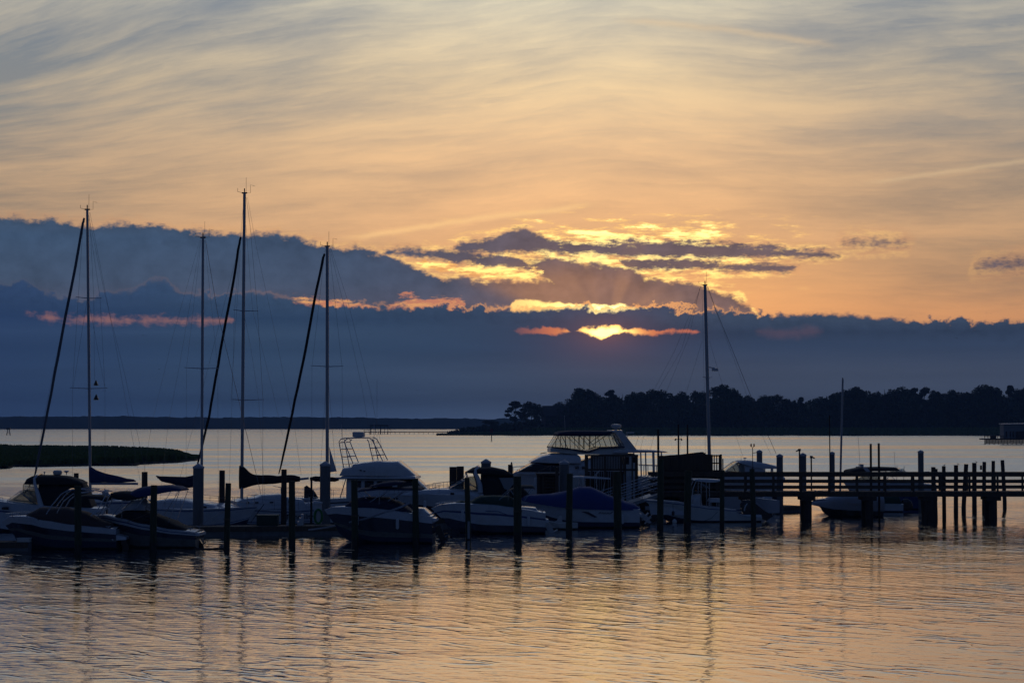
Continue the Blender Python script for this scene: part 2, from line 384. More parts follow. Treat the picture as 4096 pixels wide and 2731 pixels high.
# ------------------------------------------------------------------ materials (plain object colours with grain and wear)
def mat(name, col, rough=0.5, metal=0.0, var=0.12, scale=6.0, stretch=(1, 1, 1), bump=0.0, spec=0.5, stain=None, coat=0.0):
    m = bpy.data.materials.new(name); m.use_nodes = True; t = m.node_tree; Sk.tree = t
    b = t.nodes['Principled BSDF']
    tcn = t.nodes.new('ShaderNodeTexCoord'); mp = t.nodes.new('ShaderNodeMapping'); mp.inputs['Scale'].default_value = stretch
    t.links.new(tcn.outputs['Object'], mp.inputs[0]); v = Sk(mp.outputs[0])
    n1 = noi(v, scale, 5.0, 0.6, dims='3D')
    c = col if max(col) <= 1.0 else lin(col)
    base = t.nodes.new('ShaderNodeRGB'); base.outputs[0].default_value = (*c, 1)
    cc = scalec(Sk(base.outputs[0]), 1.0 + (n1 - 0.5) * (var * 4))
    if stain:
        n2 = noi(v, scale * 0.35, 6.0, 0.65, dims='3D')
        sn = t.nodes.new('ShaderNodeRGB'); sn.outputs[0].default_value = (*stain, 1)
        cc = mixc(sstep(n2, 0.48, 0.72) * 0.7, cc, Sk(sn.outputs[0]))
    t.links.new(cc.s, b.inputs['Base Color'])
    rn = n1 * 0.25 + (rough - 0.12); t.links.new(rn.s, b.inputs['Roughness'])
    b.inputs['Metallic'].default_value = metal; b.inputs['Specular IOR Level'].default_value = spec
    if coat: b.inputs['Coat Weight'].default_value = coat
    if bump:
        bn = t.nodes.new('ShaderNodeBump'); bn.inputs['Strength'].default_value = bump; bn.inputs['Distance'].default_value = 0.02
        t.links.new(n1.s, bn.inputs['Height']); t.links.new(bn.outputs[0], b.inputs['Normal'])
    return m
def glassmat(name, tint, amount):
    m = bpy.data.materials.new(name); m.use_nodes = True; t = m.node_tree
    b = t.nodes['Principled BSDF']; b.inputs['Base Color'].default_value = (*tint, 1); b.inputs['Roughness'].default_value = 0.08
    tr = t.nodes.new('ShaderNodeBsdfTransparent'); tr.inputs[0].default_value = (0.88, 0.92, 0.93, 1)
    mx_ = t.nodes.new('ShaderNodeMixShader'); mx_.inputs[0].default_value = amount
    t.links.new(tr.outputs[0], mx_.inputs[1]); t.links.new(b.outputs[0], mx_.inputs[2]); t.links.new(mx_.outputs[0], t.nodes['Material Output'].inputs[0])
    return m
# ------------------------------------------------------------------ water
wm = bpy.data.materials.new('water'); wm.use_nodes = True; T = wm.node_tree; Sk.tree = T
pb = T.nodes['Principled BSDF']
geo = T.nodes.new('ShaderNodeNewGeometry'); sp = T.nodes.new('ShaderNodeSeparateXYZ'); T.links.new(geo.outputs['Position'], sp.inputs[0])
PX, PY = Sk(sp.outputs[0]), Sk(sp.outputs[1])
gust = noi(vec(PX * 0.012, PY * 0.03), 1.0, 3.0, 0.6)              # wind patches, metres wide
gust2 = noi(vec(PX * 0.0035 + 5.0, PY * 0.016), 1.0, 4.0, 0.6)
crest = sstep(noi(vec(PX * 0.30 + 7.0, PY * 0.16), 1.0, 2.0), 0.42, 0.62, 0.002, 0.018)
wob = noi(vec(PX * 0.22, PY * 0.14 + 3.0), 1.0, 3.0, 0.55) * 15.0
train = sstep(noi(vec(PX * 0.09 + 2.0, PY * 0.07), 1.0, 2.0), 0.30, 0.66, 0.0012, 0.0058)
def height(x, y):
    u = (x - y) * 0.7071; v = (x + y) * 0.7071
    a = noi(vec(u * 0.30, v * 0.80), 1.0, 2.0, 0.45, 0.25)
    ra = powr(1.0 - absn(a - 0.5) * 2.0, 14.0) * crest               # sharp little crests
    b = noi(vec(x * 1.15 + y * 0.4, y * 3.4), 1.0, 3.0, 0.55) * 0.0145
    ph = v * 6.8 + u * 0.6 + wob                                               # a train of small wind waves with crests running away to the upper left
    w_ = powr(Sk._m('SINE', ph, 0.0) * 0.5 + 0.5, 3.0) * train
    c = noi(vec(x * 0.16, y * 0.28), 1.0, 1.0, 0.5) * 0.035
    return ra + b + c + w_
EPS = 0.05
h0 = height(PX, PY); hx = height(PX + EPS, PY); hy = height(PX, PY + EPS)
camd = sqrtn(sqr(PX) + sqr(PY))
amp = (sstep(gust, 0.35, 0.65, 0.75, 1.15)) * (sstep(gust2, 0.50, 0.64, 1.0, 0.6))
slx = (h0 - hx) * (1.0 / EPS) * amp; sly = (h0 - hy) * (1.0 / EPS) * amp
nn = T.nodes.new('ShaderNodeVectorMath'); nn.operation = 'NORMALIZE'; # at a grazing view the facets that face the viewer hide the others, more so with distance
face = sstep(camd, 60.0, 300.0, 0.0, 0.120) * sstep(noi(vec(PX * 0.004 + 1.0, PY * 0.03), 1.0, 4.0, 0.62), 0.46, 0.62, 1.05, 0.55)
T.links.new(vec(slx, sly - face, 1.0).s, nn.inputs[0])
T.links.new(nn.outputs[0], pb.inputs['Normal'])
gb = T.nodes.new('ShaderNodeBsdfGlossy'); gb.inputs['Roughness'].default_value = 0.06; gb.inputs['Color'].default_value = (0.97, 0.97, 0.97, 1); T.links.new(nn.outputs[0], gb.inputs['Normal'])
ms = T.nodes.new('ShaderNodeMixShader'); T.links.new(sstep(camd, 90.0, 260.0, 0.58, 0.22).s, ms.inputs[0]); T.links.new(pb.outputs[0], ms.inputs[1]); T.links.new(gb.outputs[0], ms.inputs[2]); T.links.new(ms.outputs[0], T.nodes['Material Output'].inputs[0])
pb.inputs['Base Color'].default_value = (0.012, 0.018, 0.022, 1); pb.inputs['Roughness'].default_value = 0.06; pb.inputs['IOR'].default_value = 1.42
w = MB(); w.add([(-20000, -60, 0), (20000, -60, 0), (20000, 40000, 0), (-20000, 40000, 0)], [(0, 1, 2, 3)])
tag(w.obj('water', wm, smooth=False), kind='structure')

# ------------------------------------------------------------------ shared materials
M = {}
def mk(k, *a, **b): M[k] = mat(k, *a, **b)
mk('gelcoat', (0.60, 0.62, 0.65), 0.28, var=0.05, scale=2.0, coat=0.3, stain=(0.55, 0.54, 0.50))
mk('gelcoat_cream', (0.62, 0.62, 0.58), 0.32, var=0.06, scale=2.0, coat=0.2)
mk('gelcoat_navy', (0.018, 0.022, 0.05), 0.22, var=0.10, scale=2.0, coat=0.4)
mk('gelcoat_black', (0.02, 0.02, 0.022), 0.22, var=0.10, scale=2.0, coat=0.4)
mk('stripe_blue', (0.03, 0.07, 0.20), 0.3, var=0.08)
mk('bottom_paint', (0.02, 0.03, 0.07), 0.7, var=0.2)
mk('bottom_grey', (0.14, 0.14, 0.13), 0.6, var=0.2, stain=(0.05, 0.055, 0.04))
mk('canvas_black', (0.014, 0.015, 0.018), 0.85, var=0.15, scale=5, bump=0.3)
mk('canvas_brown', (0.075, 0.05, 0.045), 0.85, var=0.15, scale=5, bump=0.3)
mk('canvas_navy', (0.010, 0.018, 0.055), 0.8, var=0.15, scale=5, bump=0.3)
mk('canvas_grey', (0.13, 0.14, 0.16), 0.8, var=0.15, scale=3, bump=0.3)
mk('canvas_blue', (0.012, 0.036, 0.13), 0.75, var=0.15, scale=4, bump=0.3)
mk('canvas_royal', (0.018, 0.045, 0.20), 0.7, var=0.12, scale=3, bump=0.3)
mk('canvas_green', (0.008, 0.05, 0.035), 0.8, var=0.15, scale=5, bump=0.3)
mk('canvas_white', (0.55, 0.58, 0.62), 0.7, var=0.06, scale=3, bump=0.2)
mk('metal', (0.55, 0.56, 0.58), 0.25, metal=0.9, var=0.05)
mk('mast_alu', (0.42, 0.44, 0.47), 0.38, metal=0.55, var=0.08, scale=2, stretch=(1, 1, 0.2))
mk('wire', (0.22, 0.23, 0.25), 0.4, metal=0.6, var=0.05)
mk('dark_plastic', (0.02, 0.021, 0.024), 0.4, var=0.1)
mk('white_plastic', (0.6, 0.61, 0.62), 0.4, var=0.05)
mk('wood', (0.10, 0.072, 0.048), 0.8, var=0.35, scale=7, stretch=(1, 1, 0.12), bump=0.5, stain=(0.04, 0.035, 0.03))
mk('plank', (0.13, 0.105, 0.085), 0.8, var=0.30, scale=7, stretch=(0.2, 1, 1), bump=0.4, stain=(0.06, 0.05, 0.045))
mk('wood_dark', (0.055, 0.042, 0.032), 0.85, var=0.35, scale=7, stretch=(1, 1, 0.12), bump=0.5)
mk('pile_green', (0.045, 0.058, 0.030), 0.85, var=0.40, scale=6, stretch=(1, 1, 0.15), bump=0.6, stain=(0.02, 0.022, 0.016))
mk('pile_wet', (0.012, 0.013, 0.010), 0.45, var=0.4, scale=6)
mk('sleeve', (0.17, 0.17, 0.175), 0.6, var=0.12, scale=3, stretch=(1, 1, 0.2), stain=(0.10, 0.09, 0.08))
mk('cap_white', (0.40, 0.42, 0.46), 0.45, var=0.05)
mk('concrete', (0.20, 0.20, 0.20), 0.85, var=0.2, scale=5, stain=(0.10, 0.10, 0.10))
mk('rope', (0.16, 0.13, 0.09), 0.9, var=0.2, scale=20)
mk('rope_pale', (0.34, 0.35, 0.38), 0.9, var=0.2, scale=20)
mk('dock_green', (0.012, 0.05, 0.035), 0.5, var=0.1)
mk('hose_green', (0.01, 0.22, 0.05), 0.5, var=0.1)
mk('red', (0.32, 0.03, 0.02), 0.5, var=0.1)
mk('grass', (0.11, 0.16, 0.03), 0.85, var=0.4, scale=0.3)
mk('mud', (0.035, 0.035, 0.024), 0.9, var=0.3, scale=0.5)
mk('leaf', (0.045, 0.065, 0.028), 0.8, var=0.4, scale=0.2)
mk('leaf_pine', (0.035, 0.055, 0.030), 0.8, var=0.4, scale=0.2)
mk('bark', (0.07, 0.055, 0.045), 0.9, var=0.3, scale=2)
mk('lettering', (0.012, 0.012, 0.016), 0.5, var=0.05)
mk('roof_shingle', (0.07, 0.065, 0.065), 0.9, var=0.2, scale=2)
mk('siding', (0.26, 0.27, 0.28), 0.7, var=0.1, scale=1, stretch=(0.1, 0.1, 3))
mk('feather', (0.05, 0.05, 0.05), 0.8, var=0.2, scale=20)
M['glass'] = glassmat('windshield_glass', (0.03, 0.07, 0.07), 0.55)
M['glass_dark'] = mat('dark_glazing', (0.006, 0.007, 0.012), 0.10, var=0.02)
M['vinyl'] = glassmat('clear_vinyl', (0.30, 0.30, 0.30), 0.28)
M['vinyl_pale'] = glassmat('pale_vinyl', (0.45, 0.47, 0.50), 0.55)
lm = bpy.data.materials.new('lamp_red_glass'); lm.use_nodes = True
lb = lm.node_tree.nodes['Principled BSDF']; lb.inputs['Base Color'].default_value = (0.5, 0.05, 0.02, 1); lb.inputs['Roughness'].default_value = 0.2
M['lamp_red'] = lm

rng = np.random.default_rng(11)
def quads(name, c, u, v, mats, parent=None, mi=None):
    """many small four-cornered leaves: centres c and half axes u, v as (n, 3) arrays"""
    n = len(c); vs = np.stack([c - u - v, c + u - v, c + u + v, c - u + v], 1).reshape(-1, 3)
    me = bpy.data.meshes.new(name); me.vertices.add(n * 4); me.vertices.foreach_set('co', vs.astype(np.float32).ravel())
    me.loops.add(n * 4); me.loops.foreach_set('vertex_index', np.arange(n * 4, dtype=np.int32))
    me.polygons.add(n); me.polygons.foreach_set('loop_start', np.arange(0, n * 4, 4, dtype=np.int32)); me.polygons.foreach_set('loop_total', np.full(n, 4, dtype=np.int32))
    if not isinstance(mats, (list, tuple)): mats = [mats]
    for mm in mats: me.materials.append(mm)
    if mi is not None: me.polygons.foreach_set('material_index', mi)
    me.update(calc_edges=True); me.validate()
    o = bpy.data.objects.new(name, me); COL.objects.link(o)
    if parent: o.parent = parent
    return o
def leaf_cloud(blobs, n, size):
    """leaf clusters through the outer volume of ellipsoid blobs (cx, cy, cz, rx, ry, rz)"""
    b = np.array(blobs, float); wgt = (b[:, 3] * b[:, 5]); pick = rng.choice(len(b), n, p=wgt / wgt.sum())
    d = rng.normal(size=(n, 3)); d /= np.linalg.norm(d, axis=1)[:, None]
    r = rng.uniform(0.15, 1.0, n) ** 0.45
    c = b[pick, :3] + d * r[:, None] * b[pick, 3:]
    u = rng.normal(size=(n, 3)); u /= np.linalg.norm(u, axis=1)[:, None]
    v = np.cross(u, rng.normal(size=(n, 3))); v /= np.linalg.norm(v, axis=1)[:, None]
    s_ = size * rng.uniform(0.5, 1.3, n)
    return c, u * s_[:, None], v * (s_ * 0.7)[:, None]

# ------------------------------------------------------------------ far shore, a wooded line across the river
FD = dist(1716)
m_ = MB(); vs = []; n = 420
xl, xr = at(-260, 1700, FD).x, at(2150, 1700, FD).x
for i in range(n + 1):
    t = i / n; x = xl + (xr - xl) * t; px = -260 + 2410 * t
    top = itp([(-260, 1664), (60, 1666), (500, 1664), (620, 1668), (900, 1669), (1100, 1667), (1400, 1669), (1700, 1674), (1740, 1671), (1900, 1674), (1975, 1676), (2000, 1672), (2150, 1676)], px)
    zt = at(px, top, FD).z + mnoise.noise(Vector((x * 0.03, 1.0, 0))) * 2.2 + mnoise.noise(Vector((x * 0.11, 5.0, 0))) * 1.3
    vs += [(x, FD, -0.5), (x, FD + 4, zt * 0.55), (x, FD + 14, zt), (x, FD + 90, zt * 0.98), (x, FD + 400, -0.5)]
fs = []
for i in range(n):
    for j in range(4): fs.append((i * 5 + j, i * 5 + j + 1, (i + 1) * 5 + j + 1, (i + 1) * 5 + j))
m_.add(vs, fs); tag(m_.obj('far_shore_woods', M['leaf_pine']), kind='stuff')

# ------------------------------------------------------------------ wooded point on the right
ID = dist(1741)
XB = [(1735, 0), (1790, 3), (1900, 12), (2000, 25), (2200, 40), (3000, 45), (4600, 45)]
def ix(px, D=None): return at(px, 1741, D or ID).x
m_ = MB(); vs = []; n = 150
for i in range(n + 1):
    px = 1745 + (4700 - 1745) * i / n; f = itp([(1745, 0.0), (1850, 0.3), (2000, 0.7), (2150, 1.0), (4700, 1.0)], px)
    wob = mnoise.noise(Vector((px * 0.01, 0, 0))) * 4
    for dy, z in ((-2, -0.4), (0, 0.15), (20, 0.6), (45, 1.0), (70, 2.2), (160, 3.0), (330, -0.4)):
        D = ID + wob + dy * max(f, 0.05); vs.append((ix(px, D), D, z * (0.35 + 0.65 * f) if z > 0 else z))
fs = [(i * 7 + j, i * 7 + j + 1, (i + 1) * 7 + j + 1, (i + 1) * 7 + j) for i in range(n) for j in range(6)]
m_.add(vs, fs); tag(m_.obj('wooded_point_ground', M['mud']), kind='structure')
# marsh grass along its edge
n = 26000; px = rng.uniform(1748, 4600, n); f = np.clip((px - 1745) / 350, 0.05, 1); dy = rng.uniform(0, 48, n) * f
D = ID + dy + 1.0; X = (px - 2048) / F * D; hh = rng.uniform(0.8, 2.2, n) * (0.5 + 0.5 * f) * (1 + 0.9 * (dy > 30))
c = np.stack([X, D, 0.2 + hh * 0.5 + dy * 0.02], 1); th = rng.uniform(0, 3.14, n)
u = np.stack([np.cos(th), np.sin(th), 0 * th], 1) * rng.uniform(0.25, 0.8, n)[:, None]; v = np.stack([rng.normal(0, 0.1, n), rng.normal(0, 0.1, n), hh * 0.5], 1)
tag(quads('point_marsh_grass', c, u, v, M['grass']), kind='stuff')
# thick bushes on the low spit
sky_line = [(1990, 1700), (2020, 1690), (2100, 1686), (2170, 1682), (2215, 1655), (2240, 1630), (2300, 1588), (2500, 1590), (2700, 1586), (2900, 1580), (3040, 1612), (3200, 1598), (3400, 1582), (3700, 1572), (4096, 1572), (4600, 1572)]
blobs = []
for k in range(520):
    px = rng.uniform(2000, 4500); z = at(px, itp(sky_line, px), ID + 70).z; dy = rng.uniform(52, 130)
    r = rng.uniform(4.0, 7.5); zc = rng.uniform(1.5, max(z - r * 0.5, 2.0)); sc_ = np.clip((px - 1980) / 120, 0.3, 1)
    blobs.append((ix(px, ID + dy), ID + dy, zc, r * sc_, r * sc_, r * 0.8 * sc_))
for k in range(110):
    px = rng.uniform(1800, 2110); zt = at(px, itp([(1800, 1726), (1850, 1714), (1900, 1708), (1960, 1704), (2060, 1690)], px), ID + 25).z
    blobs.append((ix(px, ID + 28), ID + 28 + rng.uniform(-6, 6), zt * rng.uniform(0.25, 0.75), 3.5, 3, max(zt * 0.35, 0.8)))
c, u, v = leaf_cloud(blobs, 52000, 0.85)
tag(quads('woods_undergrowth', c, u, v, [M['leaf'], M['leaf_pine']], mi=rng.integers(0, 2, len(c)).astype(np.int32)), kind='stuff')
m_ = MB(); vs = []; n = 120      # the dark heart of the wood, so that it does not let the sky through near the ground
for i in range(n + 1):
    px = 2060 + (4700 - 2060) * i / n; z = at(px, itp(sky_line, px) + 26, ID + 80).z + mnoise.noise(Vector((px * 0.03, 0, 0))) * 2
    for dy, q in ((80, 0.0), (84, 0.7), (96, 1.0), (125, 1.0), (150, 0.0)): vs.append((ix(px, ID + dy), ID + dy, max(z, 1.2) * q + 0.5))
fs = [(i * 5 + j, i * 5 + j + 1, (i + 1) * 5 + j + 1, (i + 1) * 5 + j) for i in range(n) for j in range(4)]
m_.add(vs, fs); tag(m_.obj('woods_thicket', M['leaf_pine']), kind='stuff')

def crown_mesh(kind, seed):
    g = random.Random(seed); bl = []
    if kind == 'umbrella':   # round-headed pine with open clumps over a bare stem
        for k in range(13):
            a = k * 2.4; h = 0.44 + 0.50 * (k / 12.0); r = 0.24 * math.sin(math.pi * (0.22 + 0.72 * (k / 12.0)))
            bl.append((math.cos(a) * r, math.sin(a) * r, h, 0.11, 0.11, 0.05))
        bl.append((0.0, 0.0, 0.95, 0.12, 0.12, 0.05))
    elif kind == 'pine':       # flat-topped pine: separate plates of needles on bare limbs
        for k in range(9):
            a = g.uniform(0, 6.28); h = 0.55 + 0.42 * (k / 8.0); r = 0.30 * (1.25 - 0.8 * abs(h - 0.72) / 0.3)
            bl.append((math.cos(a) * r * 0.6, math.sin(a) * r * 0.6, h, 0.15, 0.15, 0.045))
        bl.append((0.0, 0.0, 0.93, 0.17, 0.17, 0.055))
    else:
        for k in range(17):
            a = g.uniform(0, 6.28); h = g.uniform(0.30, 0.90); w_ = math.sqrt(max(0.04, 1 - ((h - 0.52) / 0.46) ** 2))
            rr_ = g.uniform(0.3, 1.0) * 0.34 * w_; s_ = g.uniform(0.11, 0.19)
            bl.append((math.cos(a) * rr_, math.sin(a) * rr_, h, s_, s_, s_ * 0.8))
    return bl
CR = [('pine', 1), ('pine', 5), ('round', 2), ('round', 3), ('round', 4), ('round', 8)]
protos = {}
def tree(kind, seed, px, top, D, wid, name, label, group=None):
    base = 1.0; h = at(px, top, D).z - base
    e = thing(name, label, 'tree', (at(px, 1741, D).x, D, base), random.uniform(0, 6), group)
    key = (kind, seed)
    if key not in protos:
        bl = crown_mesh(kind, seed); c, u, v = leaf_cloud(bl, 4200 if kind == 'round' else 2600, 0.018)
        mo = quads('crown', c, u, v, M['leaf_pine'] if kind != 'round' else M['leaf'])
        t_ = MB(); t_.tube([(0, 0, -0.02), (0.01, 0, 0.35), (0.0, 0.01, 0.7), (0, 0, 0.92)], [0.022, 0.017, 0.010, 0.004], n=7)
        for b in bl[:10]: t_.tube([(0, 0, max(b[2] - 0.16, 0.2)), (b[0] * 0.6, b[1] * 0.6, b[2] - 0.06), (b[0], b[1], b[2])], [0.009, 0.006, 0.003], n=5)
        to = t_.obj('trunk', M['bark']); protos[key] = (mo, to); cs = (mo, to)
    else: cs = [q.copy() for q in protos[key]]; [COL.objects.link(q) for q in cs]
    for q in cs: q.parent = e; q.scale = (h * wid, h * wid, h)
    return e
tree('umbrella', 1, 2062, 1604, ID + 40, 1.1, 'lone_pine', 'lone open-crowned pine at the left end of the wooded point, sky between its clumps')
tree('round', 2, 2125, 1604, ID + 46, 0.92, 'broadleaf_tree', 'rounded tree just right of the lone open-crowned pine on the point')
tree('round', 3, 1962, 1680, ID + 24, 1.9, 'shoreline_tree', 'low spreading tree on the bare spit at the tip of the wooded point')
GT = 'tall trees on the skyline of the point'
spec = [(2215, 1640, 1.0, 3), (2255, 1600, 0.9, 4), (2300, 1570, 0.9, 8), (2345, 1553, 1.05, 2), (2395, 1578, 0.9, 3), (2440, 1566, 0.55, 9), (2490, 1568, 0.85, 4), (2540, 1572, 0.6, 8), (2585, 1569, 0.8, 2),
        (2640, 1560, 0.9, 3), (2690, 1574, 0.7, 4), (2735, 1570, 0.75, 8), (2790, 1566, 0.7, 3), (2890, 1541, 1.1, 2), (2950, 1566, 0.8, 4), (2990, 1586, 0.8, 8), (3085, 1582, 1.1, 3), (3150, 1598, 0.9, 2),
        (3205, 1594, 0.45, 9), (3270, 1578, 0.9, 4), (3330, 1576, 0.85, 8), (3390, 1562, 0.9, 2), (3450, 1552, 1.0, 3), (3540, 1545, 0.95, 4), (3600, 1552, 0.9, 8), (3650, 1558, 0.55, 9), (3698, 1556, 0.55, 10), (3750, 1563, 0.7, 2),
        (3795, 1563, 0.6, 3), (3850, 1562, 0.7, 4), (3930, 1543, 0.95, 8), (3985, 1546, 0.85, 2), (4044, 1548, 0.45, 9), (4090, 1556, 0.6, 3), (4180, 1550, 1.0, 4), (4290, 1560, 1.0, 8)]
random.seed(5)
special = {2345: 'big domed tree, first high crown right of the house gable on the point', 2440: 'narrow tufted pine between the two highest crowns left of the dark sailboat mast', 2890: 'tall rounded tree rising just right of the lone sailboat mast',
           3085: 'low rounded tree in the dip of the wood right of the mast', 3205: 'small pointed tree standing in the lowest dip of the skyline', 3450: 'broad dome of a tree beside the tall bare pole', 3930: 'flat-crowned tall tree near the right edge above the white pier house',
           4044: 'thin ragged pine at the far right of the skyline'}
for i, (px, top, w_, k) in enumerate(spec):
    kind, seed = ('pine', 1 if k == 10 else 5) if k >= 9 else ('round', k)
    nm = 'pine_tree' if kind == 'pine' else 'broadleaf_tree'
    tree(kind, seed, px, top - 4, ID + 62 + (i * 37 % 30), w_ * 1.05, nm, special.get(px, 'one of the dark leafy trees crowded along the skyline of the point'), GT)
# gable of a house among the trees
hp = at(2205, 1700, ID + 58); e = thing('house', 'house gable showing between the trees near the left end of the wooded point', 'house', (hp.x, hp.y, 1.5), R(18))
hz = at(2225, 1622, ID + 58).z - 1.5
m_ = MB(); m_.box(-4, 13, 0, 9, 0, hz * 0.62); m_.obj('wall', M['roof_shingle'], e, smooth=False)
m_ = MB(); m_.add([(-5, -0.6, hz * 0.62), (14, -0.6, hz * 0.62), (14, 9.6, hz * 0.62), (-5, 9.6, hz * 0.62), (-4.5, 4.5, hz), (13.5, 4.5, hz)], [(0, 1, 5, 4), (3, 4, 5, 2), (0, 4, 3), (1, 2, 5), (0, 3, 2, 1)]); m_.obj('roof', M['roof_shingle'], e, smooth=False)
for q in (1, 6): m_ = MB(); m_.box(q, q + 1.2, -0.05, 0.02, hz * .3, hz * .45); m_.obj('window', M['glass_dark'], e, smooth=False)

# ------------------------------------------------------------------ grassy islet on the left
low_e = [(-300, 1872), (0, 1873), (40, 1872), (55, 1866), (180, 1866), (250, 1864), (400, 1861), (545, 1860), (560, 1855), (700, 1850), (785, 1842), (800, 1832)]
up_e = [(-300, 1785), (0, 1786), (300, 1790), (560, 1798), (700, 1812), (800, 1822)]
m_ = MB(); vs = []; n = 120
for i in range(n + 1):
    px = -300 + 1100 * i / n
    D0, D1 = dist(itp(low_e, px)), dist(itp(up_e, px) + 6)
    D0 += mnoise.noise(Vector((px * 0.03, 0, 0))) * 3
    for q, z in ((-0.004, -0.3), (0.0, 0.25), (0.25, 0.45), (0.8, 0.45), (1.0, -0.3)):
        D = D0 + (D1 - D0) * q if q > 0 else D0 * (1 + q); vs.append(((px - 2048) / F * D, D, z))
fs = [(i * 5 + j, i * 5 + j + 1, (i + 1) * 5 + j + 1, (i + 1) * 5 + j) for i in range(n) for j in range(4)]
m_.add(vs, fs); tag(m_.obj('marsh_islet_ground', M['mud']), kind='structure')
n = 60000; px = rng.uniform(-280, 796, n)
D0 = np.array([dist(itp(low_e, p)) for p in np.linspace(-300, 800, 200)]); D1 = np.array([dist(itp(up_e, p) + 7) for p in np.linspace(-300, 800, 200)])
g0, g1 = np.interp(px, np.linspace(-300, 800, 200), D0), np.interp(px, np.linspace(-300, 800, 200), D1)
q = rng.uniform(0.0, 1.0, n) ** 1.5; D = g0 + 0.8 + (g1 - g0) * q * 0.97; X = (px - 2048) / F * D
patch = np.array([mnoise.noise(Vector((a * 0.06, b * 0.02, 0))) for a, b in zip(X[:n], D[:n])])
hh = rng.uniform(0.55, 0.95, n) * (1.0 + patch * 0.35) * np.clip((800 - px) / 90, 0.35, 1)
c = np.stack([X, D, 0.30 + hh * 0.5], 1); th = rng.uniform(0, 3.14, n)
u = np.stack([np.cos(th), np.sin(th), 0 * th], 1) * rng.uniform(0.05, 0.16, n)[:, None]; v = np.stack([rng.normal(0, 0.07, n), rng.normal(0, 0.05, n), hh * 0.5], 1)
tag(quads('marsh_islet_grass', c, u, v, M['grass']), kind='stuff')
# ================================================================== boats
def hull_mesh(mb, xs, xb, stem, beam, sheer, fwd=2.6, chine=0.86, draft=0.35, rows=None, stern_k=0.92, deck=True, sole=None, kz=None, n=22, flare=1.0, rail=0.0):
    """a lofted hull. xs..xb deck line from stern to bow, stem = waterline bow, sheer = [(x, z)]; rows = [(fraction up the topside, material)]"""
    rows = rows or [(0.0, 1), (1.0, 0)]
    fr = [0.0]; fm = []
    for f0, m0 in rows[1:] if rows[0][0] == 0.0 else rows: fr.append(f0); fm.append(m0)
    botm = rows[0][1]
    prof = []
    for i in range(n + 1):
        t = i / n; t = 1 - (1 - t) ** 1.35
        hb = beam / 2 * (stern_k + (1 - stern_k) * min(1, t * 3)) * (1 - max(0, (t - 0.35) / 0.65) ** fwd)
        xd = xs + (xb - xs) * t; xk = xs + (stem - xs) * t; zs = itp(sheer, xd)
        hc = hb * (chine + (1 - chine) * 0.3 * (1 - t)) * (1 - 0.45 * max(0, (t - 0.5) / 0.5) ** 2 * flare)
        zc = 0.10 + (zs * 0.42) * max(0, (t - 0.55) / 0.45) ** 1.8
        zk = -draft + (draft + zs * 0.30) * max(0, (t - 0.6) / 0.4) ** 2.4
        if t > 0.999: hb = hc = 0.004
        row = [(xk, 0, zk), (xk * 0.85 + xd * 0.15 if t < 0.5 else xk + (xd - xk) * 0.18, hc, zc)]
        for f in fr[1:]:
            xx = row[1][0] + (xd - row[1][0]) * f; g = f ** (1.0 + 0.5 * t)
            row.append((xx, hc + (hb - hc) * g, zc + (zs - zc) * f))
        prof.append(row)
    k = len(prof[0]); vs = []; fs = []; ms = []
    for row in prof:
        for p in row: vs.append((p[0], -p[1], p[2]))
        for p in row: vs.append(p)
    w2 = 2 * k; mlist = [botm] + fm
    for i in range(n):
        for j in range(k - 1):
            a = i * w2 + j; fs.append((a, a + 1, a + w2 + 1, a + w2)); ms.append(mlist[j])
            a = i * w2 + k + j; fs.append((a, a + 1, a + w2 + 1, a + w2)); ms.append(mlist[j])
    for j in range(k - 1): fs.append((j, j + 1, k + j + 1, k + j)); ms.append(mlist[j])
    o = len(mb.v); mb.v.extend(vs); mb.f.extend([tuple(q + o for q in f) for f in fs]); mb.m.extend(ms)
    top = fm[-1] if fm else 0
    if deck:
        dv = []; df = []
        for i, row in enumerate(prof):
            x, y, z = row[-1]; c = 0.05 * (y / (beam / 2))
            dv += [(x, -y, z + 0.002), (x, -y * 0.93, z + 0.03), (x, 0, z + 0.03 + c), (x, y * 0.93, z + 0.03), (x, y, z + 0.002)]
        for i in range(n):
            for j in range(4): df.append((i * 5 + j, i * 5 + j + 1, (i + 1) * 5 + j + 1, (i + 1) * 5 + j))
        mb.add(dv, df, top)
    elif sole is not None:
        dv = []; df = []
        for i, row in enumerate(prof):
            x, y, z = row[-1]; yi = max(y - 0.16, 0.0)
            zz = sole if yi > 0.02 else z
            for s_ in (-1, 1): dv += [(x, s_ * y, z + 0.002), (x, s_ * yi, z + 0.03), (x, s_ * yi * 0.97, zz)]
        for i in range(n):
            a, b = i * 6, (i + 1) * 6
            for s_ in (0, 3):
                for j in range(2): df.append((a + s_ + j, a + s_ + j + 1, b + s_ + j + 1, b + s_ + j))
            df.append((a + 2, a + 5, b + 5, b + 2))
        df.append((0, 1, 4, 3)); df.append((1, 2, 5, 4))
        mb.add(dv, df, top)
    return prof

